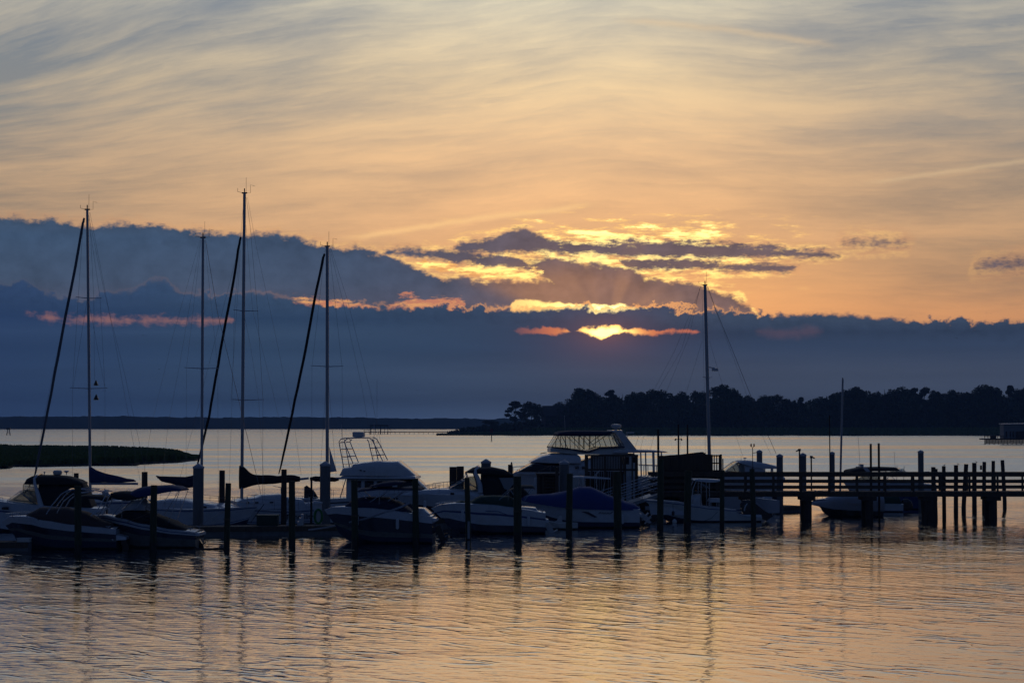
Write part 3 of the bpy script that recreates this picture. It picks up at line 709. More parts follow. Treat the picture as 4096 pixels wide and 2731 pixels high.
BT_LIST = []
class Boat:
    """builds in the boat's own frame (x forward, z up from the waterline); L() and Z() read lengths off the photograph"""
    def __init__(s, name, label, cat, px0, pyw, dirn, yaw=0.0, group=None, D=None):
        s.D = D or dist(pyw); p = at(px0, pyw, s.D); s.s = F / s.D; s.px0 = px0; s.dir = dirn; s.k = math.cos(R(yaw)); s.pyw = HY + CAMH * s.s
        s.e = thing(name, label, cat, (p.x, s.D, 0.0), (0 if dirn > 0 else math.pi) + R(yaw), group)
        BT_LIST.append(s)
    def L(s, px): return s.dir * (px - s.px0) / s.s / s.k
    def Z(s, py): return (s.pyw - py) / s.s
    def P(s, pts): return [(s.L(x), s.Z(y)) for x, y in pts]
    def part(s, name, mb, mats, label=None, smooth=True, parent=None):
        o = mb.obj(name, mats, parent or s.e, smooth)
        if label: o['label'] = label
        return o
    def loft(s, name, top, bot, half, mats, e=0.6, nseg=14, label=None, wob=0.0, endw=1.0, parent=None):
        """canvas or cabin lofted under a traced side profile. half = [(px, half width m)] or a number"""
        tp = sorted(s.P(top)); bt = sorted(s.P(bot)) if not isinstance(bot, (int, float)) else None
        x0, x1 = tp[0][0], tp[-1][0]; st = []
        xs = sorted(set([p[0] for p in tp] + [x0 + (x1 - x0) * i / nseg for i in range(nseg + 1)]))
        for x in xs:
            zt = plin(tp, x); zb = plin(bt, x) if bt else s.Z(bot)
            w_ = half if isinstance(half, (int, float)) else plin(sorted([(s.L(a), b) for a, b in half]), x)
            st.append((x, zb, max(zt, zb + 0.01), w_))
        mb = MB(); mb.loft(st, e=e, wob=wob); return s.part(name, mb, mats, label, parent=parent)
def plin(pts, x):
    if x <= pts[0][0]: return pts[0][1]
    for a, b in zip(pts, pts[1:]):
        if x <= b[0]: return a[1] + (b[1] - a[1]) * (x - a[0]) / max(b[0] - a[0], 1e-9)
    return pts[-1][1]
def pipes(boat, name, paths, r, matl, ys, n=6, label=None, parent=None):
    """frame tubes traced in side view, one object for each side y in ys; crossing paths are given as (px, py, y)"""
    o = None
    one = {'bimini_frame': 'bimini_pole', 't_top_frame': 't_top_post', 'hardtop_post': 'hardtop_post', 'leaning_post': 'leaning_post', 'top_bow': 'top_bow', 'curtain_frame': None}.get(name)
    if one:
        for y in ys:
            for path in paths:
                mb = MB(); mb.tube([(boat.L(a), y, boat.Z(b)) for a, b in path], r, n); o = boat.part(one, mb, matl, label, parent=parent)
        return o
    for k, y in enumerate(ys or (0.0,)):
        mb = MB()
        for path in paths:
            if len(path[0]) == 3:
                if k == 0: mb.tube([(boat.L(a), c, boat.Z(b)) for a, b, c in path], r, n)
            elif ys: mb.tube([(boat.L(a), y, boat.Z(b)) for a, b in path], r, n)
        if mb.v: o = boat.part(name, mb, matl, label, parent=parent)
    return o
def outdrive(boat, px, py, cowl=0.5, matl='gelcoat_black', tilt=35, z0=None, name='outdrive'):
    """stern drive or outboard at the transom, tilted up"""
    mb = MB(); x, z = boat.L(px), (boat.Z(py) if z0 is None else z0); a = R(tilt)
    def rt(u, w_): return (x - (u * math.cos(a) + w_ * math.sin(a)) , z + (u * math.sin(a) * 0.9 - w_ * math.cos(a)))
    leg = [rt(-0.02, 0), rt(0.30, -0.05), rt(0.34, 0.75), rt(0.05, 0.75)]
    mb.prism(leg, -0.07, 0.07)
    fin = [rt(-0.05, 0.5), rt(0.55, 0.46), rt(0.55, 0.52), rt(-0.05, 0.56)]; mb.prism(fin, -0.16, 0.16)
    p0, p1 = rt(-0.12, 0.78), rt(0.50, 0.74); mb.tube([(p0[0], 0, p0[1]), ((p0[0] + p1[0]) / 2, 0, (p0[1] + p1[1]) / 2), (p1[0], 0, p1[1])], [0.03, 0.085, 0.05], 8)
    sk = [rt(0.0, 0.76), rt(0.28, 0.76), rt(0.22, 1.02), rt(0.12, 1.0)]; mb.prism(sk, -0.02, 0.02)
    o = boat.part(name, mb, M[matl], smooth=False)
    pm = MB(); c = rt(0.53, 0.75)
    for k in range(3):
        t = k * 2.094 + 0.4; pm.add([(c[0], 0, c[1]), (c[0] - 0.03, 0.17 * math.cos(t), c[1] + 0.17 * math.sin(t)), (c[0] + 0.03, 0.17 * math.cos(t + 0.8), c[1] + 0.17 * math.sin(t + 0.8)), (c[0] + 0.01, 0.02, c[1] + 0.02)], [(0, 1, 2), (0, 2, 3), (0, 3, 1), (1, 3, 2)])
    boat.part('propeller', pm, M['metal'], smooth=False, parent=o); return o
def rails(boat, pts, half, matl='metal', h=0.0, name='bow_rail', posts=6, drop=0.55):
    mb = MB(); P_ = boat.P(pts); hw = sorted([(boat.L(a), b) for a, b in half])
    for sgn in (-1, 1):
        pl = [(x, sgn * plin(hw, x), z) for x, z in P_]; mb.tube(pl, 0.013, 5)
        for i in range(posts):
            x = P_[0][0] + (P_[-1][0] - P_[0][0]) * i / (posts - 1); z = plin(sorted(P_), x); y = sgn * plin(hw, x); mb.tube([(x, y, z), (x, y, z - drop)], 0.010, 4)
    return boat.part(name, mb, M[matl])

# ---- bowrider with the brown cover, nearest the left edge
b = Boat('runabout', 'white runabout with brown cockpit cover and curved tow tower at the left edge', 'motorboat', 250, 2192, -1, 4, 'small covered runabouts tied along the near pilings')
mb = MB(); hull_mesh(mb, b.L(470), b.L(12), b.L(70), 2.3, b.P([(12, 2083), (45, 2063), (126, 2062), (187, 2076), (289, 2092), (400, 2104), (470, 2112)]), rows=[(0, 3), (0.30, 4), (0.46, 1), (0.72, 2), (1.0, 0)], draft=0.3)
b.part('hull', mb, [M['gelcoat'], M['bottom_grey'], M['gelcoat_navy'], M['bottom_paint'], M['bottom_paint']])
mb = MB(); mb.loft([(b.L(508), b.Z(2153), b.Z(2143), 0.85), (b.L(455), b.Z(2155), b.Z(2128), 1.02)], e=0.4); b.part('swim_platform', mb, M['gelcoat'])
b.loft('cockpit_cover', [(115, 2052), (140, 2040), (166, 2026), (268, 2027), (350, 2048), (400, 2075), (445, 2090), (455, 2118)], [(115, 2066), (289, 2096), (455, 2122)], [(115, 0.65), (170, 1.0), (300, 1.12), (455, 1.0)], M['canvas_brown'], e=0.62, wob=0.05)
pipes(b, 'tow_tower', [[(184, 2074), (220, 2015), (255, 1972), (284, 1956), (330, 1953), (400, 1958), (436, 1968), (444, 1976)], [(228, 2084), (240, 2045), (265, 2000), (300, 1972), (360, 1966)], [(430, 1975), (400, 2030), (372, 2058)], [(446, 1974), (425, 2018), (395, 2060)],
      [(284, 1956, -0.95), (284, 1953, 0), (284, 1956, 0.95)], [(400, 1958, -0.95), (400, 1955, 0), (400, 1958, 0.95)], [(440, 1972, -0.95), (440, 1969, 0), (440, 1972, 0.95)]], 0.028, M['metal'], (-0.95, 0.95))
b.loft('folded_bimini', [(326, 1978), (350, 1975), (400, 1978), (432, 1986)], [(326, 1986), (400, 1994), (425, 2004), (432, 2000)], 0.9, M['canvas_black'], e=0.7)
mb = MB(); mb.lathe([(0.0, -0.16), (0.14, -0.12), (0.17, 0), (0.14, 0.10), (0.0, 0.14)], (b.L(422), 0.5, b.Z(1968)), 10); b.part('tower_speaker', mb, M['white_plastic'])
mb = MB(); mb.lathe([(0.0, 0), (0.16, 0.05), (0.18, 0.25), (0.03, 0.3)], (b.L(207), -0.95, b.Z(2066)), 10); b.part('seat', mb, M['gelcoat'])
outdrive(b, 480, 2165, tilt=15)

# ---- blue bimini boat behind it, stern to the right
b = Boat('runabout', 'white runabout with blue double stripe and dark cover under a blue bimini', 'motorboat', 600, 2186, -1, -3, 'small covered runabouts tied along the near pilings')
mb = MB(); hull_mesh(mb, b.L(800), b.L(372), b.L(425), 2.35, b.P([(372, 2062), (420, 2058), (500, 2070), (600, 2092), (700, 2112), (808, 2122)]), rows=[(0, 3), (0.28, 3), (0.48, 3), (0.76, 2), (0.86, 0), (0.91, 1), (1.0, 0)], draft=0.3)
b.part('hull', mb, [M['gelcoat'], M['stripe_blue'], M['gelcoat_navy'], M['bottom_grey']])
mb = MB(); mb.loft([(b.L(812), b.Z(2136), b.Z(2124), 0.8), (b.L(760), b.Z(2138), b.Z(2112), 1.05)], e=0.4); b.part('swim_platform', mb, M['gelcoat'])
b.loft('cockpit_cover', [(470, 2056), (500, 2040), (545, 2030), (600, 2042), (640, 2058), (700, 2082), (760, 2108)], [(470, 2066), (600, 2092), (760, 2118)], [(470, 0.7), (560, 1.1), (760, 1.0)], M['canvas_black'], e=0.62, wob=0.05)
b.loft('bimini_top', [(534, 1960), (560, 1948), (600, 1941), (681, 1937), (722, 1942), (738, 1951)], [(534, 1986), (580, 1984), (630, 1973), (690, 1962), (735, 1960)], [(534, 0.85), (600, 1.05), (738, 1.0)], M['canvas_blue'], e=0.75)
b.loft('folded_canopy', [(448, 1978), (456, 1966), (490, 1962), (535, 1964), (560, 1972)], [(448, 1984), (480, 1992), (520, 2000), (560, 1990)], 0.95, M['canvas_black'], e=0.7)
pipes(b, 'bimini_frame', [[(520, 1995), (466, 2058)], [(600, 1978), (560, 2030)], [(505, 2000), (505, 2068)], [(700, 1960), (640, 2060)], [(735, 1958), (690, 2085)]], 0.014, M['metal'], (-0.95, 0.95))
b.loft('windshield', [(500, 2030), (530, 1998), (556, 1986), (580, 1990), (596, 2010)], 2036, 0.9, M['vinyl_pale'], e=0.8)
outdrive(b, 770, 2150, tilt=30)

# ---- cruiser with the black camper canvas, far left
b = Boat('cabin_cruiser', 'large white cabin cruiser with black camper canvas and white radar arch at far left', 'motorboat', 200, 2122, -1, 5)
mb = MB(); hull_mesh(mb, b.L(420), b.L(-195), b.L(-140), 3.1, b.P([(-195, 1988), (0, 1999), (150, 2015), (250, 2024), (420, 2030)]), rows=[(0, 2), (0.62, 0), (0.68, 1), (1.0, 0)], draft=0.5)
b.part('hull', mb, [M['gelcoat'], M['stripe_blue'], M['bottom_paint']])
b.loft('foredeck', [(-150, 1990), (-50, 1984), (20, 1992), (120, 2010), (170, 2018)], [(-150, 1994), (170, 2024)], [(-150, 0.3), (-50, 0.9), (170, 1.3)], M['gelcoat'], e=0.6)
b.loft('windshield', [(44, 1998), (94, 1961), (108, 1956), (155, 1958)], [(44, 2000), (155, 2014)], [(44, 0.8), (94, 1.15), (155, 1.25)], M['glass'], e=0.45)
pipes(b, 'windshield_frame', [[(44, 1998), (94, 1961), (108, 1956)], [(94, 1961), (155, 2012)], [(44, 1999), (155, 2013)], [(94, 1961, -1.15), (90, 1959, 0), (94, 1961, 1.15)]], 0.022, M['metal'], (-1.2, 1.2))
b.loft('side_curtain', [(107, 1932), (112, 1928), (158, 1928)], [(107, 1976), (158, 2010)], 1.2, M['vinyl'], e=0.4)
pipes(b, 'curtain_trim', [[(107, 1932), (106, 1975), (156, 2012)], [(110, 1975), (135, 1930)], [(110, 1955), (150, 1958)]], 0.018, M['canvas_black'], (-1.21, 1.21))
b.loft('hardtop_canvas', [(106, 1931), (115, 1911), (135, 1901), (161, 1898), (222, 1898), (275, 1903), (321, 1918), (336, 1928)], [(106, 1933), (150, 1934), (336, 1934)], [(106, 1.0), (150, 1.3), (336, 1.25)], M['canvas_black'], e=0.5)
b.loft('camper_canvas', [(165, 1930), (300, 1930), (336, 1932), (349, 1956), (372, 2018)], [(165, 2022), (372, 2026)], [(165, 1.28), (300, 1.32), (372, 1.25)], M['canvas_black'], e=0.4, wob=0.03)
mb = MB()
for y in (-1.33, 1.33): mb.tube([(b.L(a), y * k, b.Z(c)) for a, c, k in ((178, 2022, 1.0), (166, 1975, 1.0), (152, 1930, 0.98), (150, 1910, 0.93), (158, 1900, 0.85))], [0.16, 0.12, 0.09, 0.07, 0.06], 8)
mb.tube([(b.L(158), -1.13, b.Z(1899)), (b.L(160), 0, b.Z(1894)), (b.L(158), 1.13, b.Z(1899))], 0.06, 8); b.part('radar_arch', mb, M['gelcoat'])
mb = MB(); mb.lathe([(0.12, -0.02), (0.24, 0.03), (0.26, 0.12), (0.26, 0.20), (0.20, 0.26), (0.02, 0.28)], (b.L(227), 0, b.Z(1898)), 16); b.part('radar_dome', mb, M['white_plastic'])
mb = MB(); mb.lathe([(0.02, 0), (0.03, 0.14), (0.17, 0.20), (0.14, 0.24), (0.02, 0.27)], (b.L(262), 0, b.Z(1899)), 14); b.part('antenna', mb, M['white_plastic'])
mb = MB(); mb.tube([(b.L(179), 0.3, b.Z(1899)), (b.L(179), 0.3, b.Z(1890))], 0.02, 6); mb.lathe([(0.01, 0), (0.05, 0.02), (0.05, 0.07), (0.01, 0.1)], (b.L(179), 0.3, b.Z(1891)), 8); b.part('horn', mb, M['metal'])
mb = MB()
for q in (45, 95): mb.lathe([(0.02, 0), (0.16, 0), (0.16, 0.03), (0.02, 0.03)], (0, 0, 0), 12)
mb = MB(); mb.tube([(b.L(30), 1.51, b.Z(2026)), (b.L(55), 1.53, b.Z(2026))], 0.08, 10); b.part('porthole', mb, M['glass_dark'])
rails(b, [(-185, 1966), (-100, 1972), (-20, 1980), (30, 1985)], [(-185, 0.3), (-100, 1.0), (30, 1.3)], posts=6, drop=0.35)

# ---- sailboats
def sailboat(label, px0, pyw, dirn, yaw, mast, top, L_bow, L_stern, beam, sheer, cover=None, covmat='canvas_navy', boom=None, jib=None, jibmat='canvas_navy', spreaders=(), stays=(), cabin=None, masthead=True, hull_mats=None, D=None, mast_r=0.085, base=None):
    b = Boat('sailboat', label, 'sailboat', px0, pyw, dirn, yaw, 'sailboats with tall masts berthed behind the near row', D)
    lat = b.e.rotation_euler.z
    mb = MB(); hull_mesh(mb, b.L(L_stern), b.L(L_bow), b.L(L_bow) - 0.9, beam, b.P(sheer), rows=[(0, 2), (0.08, 0), (0.13, 1), (0.86, 0), (0.92, 1), (1.0, 0)], draft=0.6, fwd=1.9, chine=0.75, stern_k=0.62)
    b.part('hull', mb, hull_mats or [M['gelcoat'], M['stripe_blue'], M['bottom_paint']])
    if cabin:
        tp, bt, hw = cabin; b.loft('cabin', tp, bt, hw, M['gelcoat'], e=0.55)
    # mast foot and head come straight from the photograph, so leaning masts lean
    mx_, my_ = mast; tx, ty = top
    zb = b.Z(my_); zt = b.Z(ty) if True else 0
    head = at(tx, ty, b.D); foot = at(mx_, my_, b.D)
    inv = Matrix.Rotation(-lat, 3, 'Z')
    def loc_(p): v = inv @ (p - Vector((b.e.location.x, b.e.location.y, 0))); return v
    hd, ft = loc_(head), loc_(foot); dk = itp(sorted(b.P(sheer)), ft.x) if True else 0
    ft2 = ft + (ft - hd).normalized() * max((ft.z - dk), 0) * 1.0
    mb = MB(); mb.tube([ft2, ft.lerp(hd, 0.5), hd], [mast_r, mast_r, mast_r * 0.9], 10); m_o = b.part('mast', mb, M['mast_alu'])
    mb = MB(); d = Vector((math.cos(0), 0, 0)); wv = inv @ Vector((1, 0, 0))
    mb.tube([hd - wv * 0.16, hd + wv * 0.16], 0.05, 6); mb.tube([hd, hd + Vector((0, 0, 0.28))], 0.035, 6)
    if masthead is None: mb = MB(); mb.tube([hd, hd + Vector((0, 0, 0.1))], 0.04, 6)
    if masthead is not None: mb.tube([hd - wv * 0.1, hd - wv * 0.42 + Vector((0, 0, 0.08)), hd - wv * 0.42 + Vector((0, 0, 0.28))], 0.012, 4); mb.tube([hd + wv * 0.1 + Vector((0, 0, 0)), hd + wv * 0.1 + Vector((0, 0, 0.95))], 0.009, 4)
    if masthead: mb.tube([hd + wv * 0.1, hd + wv * 0.36, hd + wv * 0.36 + Vector((0, 0, 0.5)), hd + wv * 0.62 + Vector((0, 0, 0.42))], 0.010, 4)
    b.part('masthead_instruments', mb, M['dark_plastic'], parent=m_o)
    for (sx0, sx1, sy) in spreaders:
        mb = MB(); c = loc_(at(tx + (mx_ - tx) * (sy - ty) / (my_ - ty), sy, b.D)); l_, r_ = loc_(at(sx0, sy - 3, b.D)), loc_(at(sx1, sy - 3, b.D))
        # spreaders sweep athwartships: give the span depth as well as its width seen from here
        dv = inv @ Vector((0, 0.55, 0)); mb.tube([l_ - dv, c, r_ + dv], [0.018, 0.032, 0.018], 6); b.part('spreader', mb, M['mast_alu'], parent=m_o)
    for k_, st in enumerate(stays):
        mb = MB(); pts = [loc_(at(x, y, b.D + (st[1] if isinstance(st[1], (int, float)) else 0) * (i == len(st[0]) - 1))) for i, (x, y) in enumerate(st[0])]
        mb.tube(pts, st[2] if len(st) > 2 else 0.0065, 4); b.part('stay', mb, M['wire'])
    if jib:
        mb = MB(); pts = [loc_(at(x, y, b.D)) for x, y in jib]; n_ = len(pts)
        L2 = []; 
        for i in range(25):
            t = i / 24 * (n_ - 1); a = min(int(t), n_ - 2); L2.append(pts[a].lerp(pts[a + 1], t - a) + inv @ Vector((mnoise.noise(Vector((i * 0.9, 0, px0))) * 0.03, 0, 0)))
        mb.tube(L2, [0.03 + 0.055 * math.sin(math.pi * min(1, (i + 1.5) / 25.0)) ** 0.35 for i in range(25)], 8); b.part('furled_jib', mb, M[jibmat])
    if boom:
        (bx0, by0), (bx1, by1) = boom; mb = MB(); mb.tube([loc_(at(bx0, by0, b.D)), loc_(at(bx1, by1, b.D))], 0.07, 8); b.part('boom', mb, M['mast_alu'])
    if cover:
        tp, bt = cover; x0, x1 = min(p[0] for p in tp), max(p[0] for p in tp); st = []
        tp = sorted(tp); bt = sorted(bt); mb = MB(); vs = []; fs = []; n_ = 22; K = 10
        for i in range(n_ + 1):
            px = x0 + (x1 - x0) * i / n_; yt, yb = plin(tp, px), plin(bt, px); c = loc_(at(px, (yt + yb) / 2, b.D)); hz_ = max((yb - yt) / 2 / b.s, 0.02); hy_ = 0.11 + 0.10 * min(1, hz_ / 0.5)
            for j in range(K):
                t = 2 * math.pi * j / K; q = inv @ Vector((0, math.cos(t) * hy_, 0)); w_ = 1 + 0.10 * mnoise.noise(Vector((px * 0.06, j * 0.8, 2))); vs.append((c.x + q.x * w_, c.y + q.y * w_, c.z + math.sin(t) * hz_ * w_))
        for i in range(n_):
            for j in range(K): fs.append((i * K + j, i * K + (j + 1) % K, (i + 1) * K + (j + 1) % K, (i + 1) * K + j))
        fs += [tuple(range(K)), tuple(n_ * K + j for j in range(K))]; mb.add(vs, fs); b.part('sail_cover', mb, M[covmat])
    P_ = sorted(b.P(sheer)); x0, x1 = P_[0][0], P_[-1][0]; hb = beam / 2
    def dk_(t): return x0 + (x1 - x0) * t, hb * (0.62 + 0.38 * min(1, t * 3)) * (1 - max(0, (t - 0.35) / 0.65) ** 1.9) * 0.95
    for sg in (-1, 1):
        for hh_ in (0.32, 0.6):
            mb = MB(); mb.tube([(dk_(t)[0], sg * dk_(t)[1], plin(P_, dk_(t)[0]) + hh_) for t in (0.02, 0.2, 0.4, 0.6, 0.8, 0.93)], 0.007, 4); b.part('lifeline', mb, M['wire'])
        for t in (0.02, 0.2, 0.4, 0.6, 0.8, 0.93):
            mb = MB(); x, y = dk_(t); z = plin(P_, x); mb.tube([(x, sg * y, z), (x, sg * y, z + 0.62)], 0.014, 5); b.part('stanchion', mb, M['metal'])
    mb = MB(); mb.tube([(dk_(0.93)[0], dk_(0.93)[1], plin(P_, x1) + 0.6), (x1 + 0.05, 0, plin(P_, x1) + 0.68), (dk_(0.93)[0], -dk_(0.93)[1], plin(P_, x1) + 0.6)], 0.016, 5); b.part('bow_pulpit', mb, M['metal'])
    b.loc_ = loc_; return b

s1 = sailboat('sloop with slate blue sail cover and leaning furled jib, leftmost of the tall masts', 350, 2092, -1, 14, (361, 1930), (349, 838), 118, 600, 3.3, [(118, 1985), (300, 2000), (600, 1998)],
    cover=([(358, 1864), (366, 1868), (382, 1878), (400, 1884), (430, 1894), (470, 1902), (505, 1912), (536, 1916), (543, 1922)], [(358, 1930), (400, 1930), (480, 1930), (543, 1926)]), covmat='canvas_blue', boom=((362, 1934), (552, 1934)),
    jib=[(337, 872), (330, 900), (303, 1062), (262, 1265), (205, 1570), (148, 1860), (138, 1905)], jibmat='canvas_grey', spreaders=[(311, 400, 1193), (288, 422, 1554)], cabin=([(190, 1985), (250, 1972), (420, 1970), (470, 1985)], [(190, 2000), (470, 2002)], 1.1),
    stays=[([(334, 880), (313, 1190), (290, 1552), (290, 1960)], 1.2), ([(352, 860), (400, 1190), (420, 1550), (420, 1980)], -1.2), ([(352, 850), (420, 1180), (500, 1500), (585, 1900), (598, 1985)], 0), ([(350, 1190), (292, 1552)], 0.8), ([(352, 1190), (420, 1552)], -0.8),
           ([(358, 850), (375, 1190), (378, 1520)], 0), ([(337, 880), (170, 1700), (130, 1950)], 0.3), ([(360, 850), (470, 1420), (560, 1920)], 0)])
mb = MB(); pp = s1.loc_(at(384, 1520, s1.D)); mb.lathe([(0.0, -0.2), (0.16, -0.18), (0.03, 0.14), (0.0, 0.16)], (pp.x, pp.y, pp.z - 0.15), 8); s1.part('signal_cone', mb, M['dark_plastic']); mb = MB(); pp = s1.loc_(at(385, 1590, s1.D)); mb.lathe([(0.0, -0.16), (0.18, -0.14), (0.03, 0.2), (0.0, 0.22)], (pp.x, pp.y, pp.z), 8); s1.part('signal_cone', mb, M['dark_plastic'])
for a_, b_, y_ in ((390, 1934, 1975), (412, 1934, 1972), (440, 1934, 1978), (455, 1934, 1976)):
    pass
s2 = sailboat('sloop with its bow to the right, bare mast above the leftmost capped piling', 810, 2112, 1, -42, (806, 2000), (812, 950), 1058, 622, 3.0, [(622, 2034), (813, 2032), (960, 2024), (1058, 2014)],
    cover=([(625, 1901), (640, 1903), (700, 1905), (745, 1906), (775, 1899), (795, 1885)], [(625, 1905), (645, 1925), (680, 1933), (720, 1945), (745, 1952), (770, 1950), (795, 1955)]), covmat='canvas_navy', boom=((800, 1922), (630, 1908)),
    spreaders=[(744, 871, 1474)], cabin=([(640, 2000), (700, 1992), (760, 1994), (830, 2005), (900, 2008), (935, 2024)], [(640, 2034), (935, 2030)], 0.95),
    stays=[([(822, 960), (870, 1250), (957, 1610), (1046, 1985)], 0, 0.016), ([(805, 960), (746, 1470), (744, 1990)], 1.1), ([(818, 960), (871, 1470), (873, 2000)], -1.1), ([(800, 960), (690, 1350), (606, 1700), (560, 1990)], 0), ([(803, 960), (720, 1450), (672, 1700), (640, 2000)], 0)])
mb = MB(); mb.box(s2.L(870), s2.L(886), -0.98, -0.93, s2.Z(2028), s2.Z(2018)); s2.part('porthole', mb, M['glass_dark'], smooth=False)
s3 = sailboat('sloop with the tallest mast, its name on the hull, behind the green dock box', 970, 2100, -1, 28, (967, 1990), (978, 772), 770, 1245, 3.2, [(770, 2008), (900, 2024), (1100, 2040), (1245, 2036)],
    cover=([(957, 1862), (962, 1858), (975, 1862), (990, 1880), (1005, 1892), (1030, 1899), (1075, 1898), (1110, 1902), (1150, 1898), (1172, 1898), (1200, 1905)], [(957, 1954), (975, 1954), (1000, 1946), (1030, 1938), (1090, 1936), (1130, 1931), (1165, 1930), (1200, 1925)]), covmat='canvas_black', boom=((966, 1940), (1235, 1912)),
    jib=[(963, 948), (957, 975), (935, 1120), (900, 1300), (865, 1500), (835, 1670), (800, 1820), (786, 1870)], jibmat='canvas_black', spreaders=[(939, 1028, 1244), (932, 1050, 1600)],
    cabin=([(930, 2000), (960, 1990), (1010, 1985), (1036, 1976), (1105, 1974), (1130, 1988), (1180, 1996), (1190, 2020)], [(930, 2028), (1190, 2038)], 1.05), mast_r=0.10,
    stays=[([(985, 790), (1000, 900), (1030, 1240), (1052, 1598), (1050, 2010)], -1.3, 0.009), ([(975, 800), (938, 1240), (928, 1598), (915, 2010)], 1.3), ([(990, 790), (1028, 1000), (1100, 1330), (1180, 1720), (1205, 1900)], 0), ([(984, 900), (1010, 1240), (1090, 1560), (1130, 1740)], 0), ([(975, 1250), (1005, 1400), (1035, 1600), (1060, 2000)], -1.0), ([(962, 1000), (935, 1420), (924, 1600)], 0.6), ([(965, 950), (700, 1990)], 0)])
mb = MB(); 
def text_part(boat, txt, size, px, py, y_off, sgn, name, matl, yaw_extra=0.0):
    cu = bpy.data.curves.new(name, 'FONT'); cu.body = txt; cu.size = size; cu.extrude = 0.004; cu.offset = 0.006
    tmp = bpy.data.objects.new('tmp', cu); COL.objects.link(tmp); dg = bpy.context.evaluated_depsgraph_get(); me = bpy.data.meshes.new_from_object(tmp.evaluated_get(dg)); bpy.data.objects.remove(tmp)
    me.name = name; me.materials.clear(); me.materials.append(matl); o = bpy.data.objects.new(name, me); COL.objects.link(o); o.parent = boat.e
    o.location = (boat.L(px), y_off, boat.Z(py)); o.rotation_euler = (math.pi / 2, 0, math.pi + yaw_extra if sgn < 0 else yaw_extra); return o
text_part(s3, 'Tranquility', 0.42, 1098, 2074, 1.45, -1, 'boat_name', M['lettering'], R(2))
for q, w_ in ((968, 9), (1000, 12), (1055, 13), (1125, 13)):
    mb = MB(); mb.loft([(s3.L(q - w_ / 2), s3.Z(2009), s3.Z(2001), 1.075), (s3.L(q + w_ / 2), s3.Z(2009), s3.Z(2001), 1.075)], e=0.5); s3.part('porthole', mb, M['glass_dark'])
mb = MB(); mb.loft([(s3.L(1250), s3.Z(2045), s3.Z(2008), 0.7), (s3.L(1185), s3.Z(2045), s3.Z(2012), 1.1)], e=0.4); s3.part('cockpit_coaming', mb, M['gelcoat'])
rails(s3, [(1190, 1990), (1250, 1988)], [(1190, 1.2), (1250, 0.9)], name='stern_rail', posts=3, drop=0.7)
s4 = sailboat('sloop with leaning black furled jib, its mast just left of the flybridge boat', 1310, 2088, -1, 8, (1309, 1990), (1309, 985), 1100, 1480, 3.0, [(1100, 1985), (1300, 1994), (1480, 1990)],
    cover=([(1240, 1908), (1262, 1903), (1300, 1905), (1340, 1908), (1355, 1916)], [(1240, 1918), (1262, 1926), (1300, 1926), (1340, 1926), (1355, 1922)]), covmat='canvas_black', boom=((1240, 1916), (1546, 1906)),
    jib=[(1298, 1015), (1292, 1035), (1258, 1200), (1222, 1400), (1180, 1600), (1140, 1790), (1116, 1895)], jibmat='canvas_black', spreaders=[(1246, 1370, 1466)], mast_r=0.105,
    stays=[([(1318, 1000), (1368, 1466), (1372, 1980)], -1.2), ([(1300, 1000), (1248, 1466), (1246, 1980)], 1.2), ([(1322, 990), (1390, 1200), (1480, 1560), (1545, 1880)], 0), ([(1320, 995), (1375, 1220), (1450, 1560), (1500, 1860)], 0), ([(1309, 1470), (1280, 1900)], 0.5), ([(1309, 1470), (1345, 1900)], -0.5), ([(1508, 1520), (1508, 1900)], 0)])
mb = MB(); A_ = [s4.loc_(at(x, y, s4.D)) for x, y in ((1317, 1785), (1347, 1884), (1320, 1888))]; nv = Vector((0, 0.03, 0)); mb.add([p - nv for p in A_] + [p + nv for p in A_], [(0, 1, 2), (5, 4, 3), (0, 3, 4, 1), (1, 4, 5, 2), (2, 5, 3, 0)]); s4.part('sail_corner', mb, M['canvas_white'], smooth=False)
mb = MB(); st = [(s4.L(1272), s4.Z(2012), s4.Z(1985), 0.5), (s4.L(1258), s4.Z(2012), s4.Z(1962), 0.6), (s4.L(1240), s4.Z(2012), s4.Z(1948), 0.6), (s4.L(1228), s4.Z(2012), s4.Z(1939), 0.5), (s4.L(1218), s4.Z(2012), s4.Z(1945), 0.35)]; mb.loft(st, e=0.8); s4.part('wheel_cover', mb, M['canvas_black'])
s5 = sailboat('sloop standing alone behind the pier with a radar on its dark mast and bare rigging', 2830, 2052, -1, 6, (2838, 1850), (2820, 1140), 2640, 3080, 3.1, [(2640, 1958), (2850, 1968), (3080, 1962)], spreaders=[(2808, 2852, 1511)], mast_r=0.12, masthead=False,
    stays=[([(2805, 1145), (2700, 1400), (2610, 1570), (2540, 1790)], 0), ([(2803, 1145), (2725, 1400), (2625, 1570), (2560, 1800)], 0), ([(2800, 1150), (2755, 1350), (2668, 1560), (2600, 1800)], 0.8), ([(2808, 1365), (2745, 1570), (2720, 1790)], 0), ([(2830, 1145), (2868, 1250), (2930, 1400), (3010, 1600), (3105, 1815)], 0, 0.014), ([(2828, 1150), (2960, 1500), (3020, 1680), (3085, 1820)], 0, 0.006), ([(2838, 1365), (2890, 1540), (2930, 1700), (2980, 1850)], 0), ([(2808, 1150), (2816, 1510), (2822, 1850)], 0.5)])
mb = MB(); pp = s5.loc_(at(2860, 1478, s5.D)); mb.lathe([(0.05, -0.12), (0.22, -0.10), (0.24, 0.02), (0.20, 0.10), (0.02, 0.12)], (pp.x, pp.y, pp.z), 12); p2 = s5.loc_(at(2836, 1468, s5.D)); mb.tube([p2, Vector((pp.x, pp.y, pp.z + 0.1))], 0.04, 5); s5.part('radar_dome', mb, M['white_plastic'])
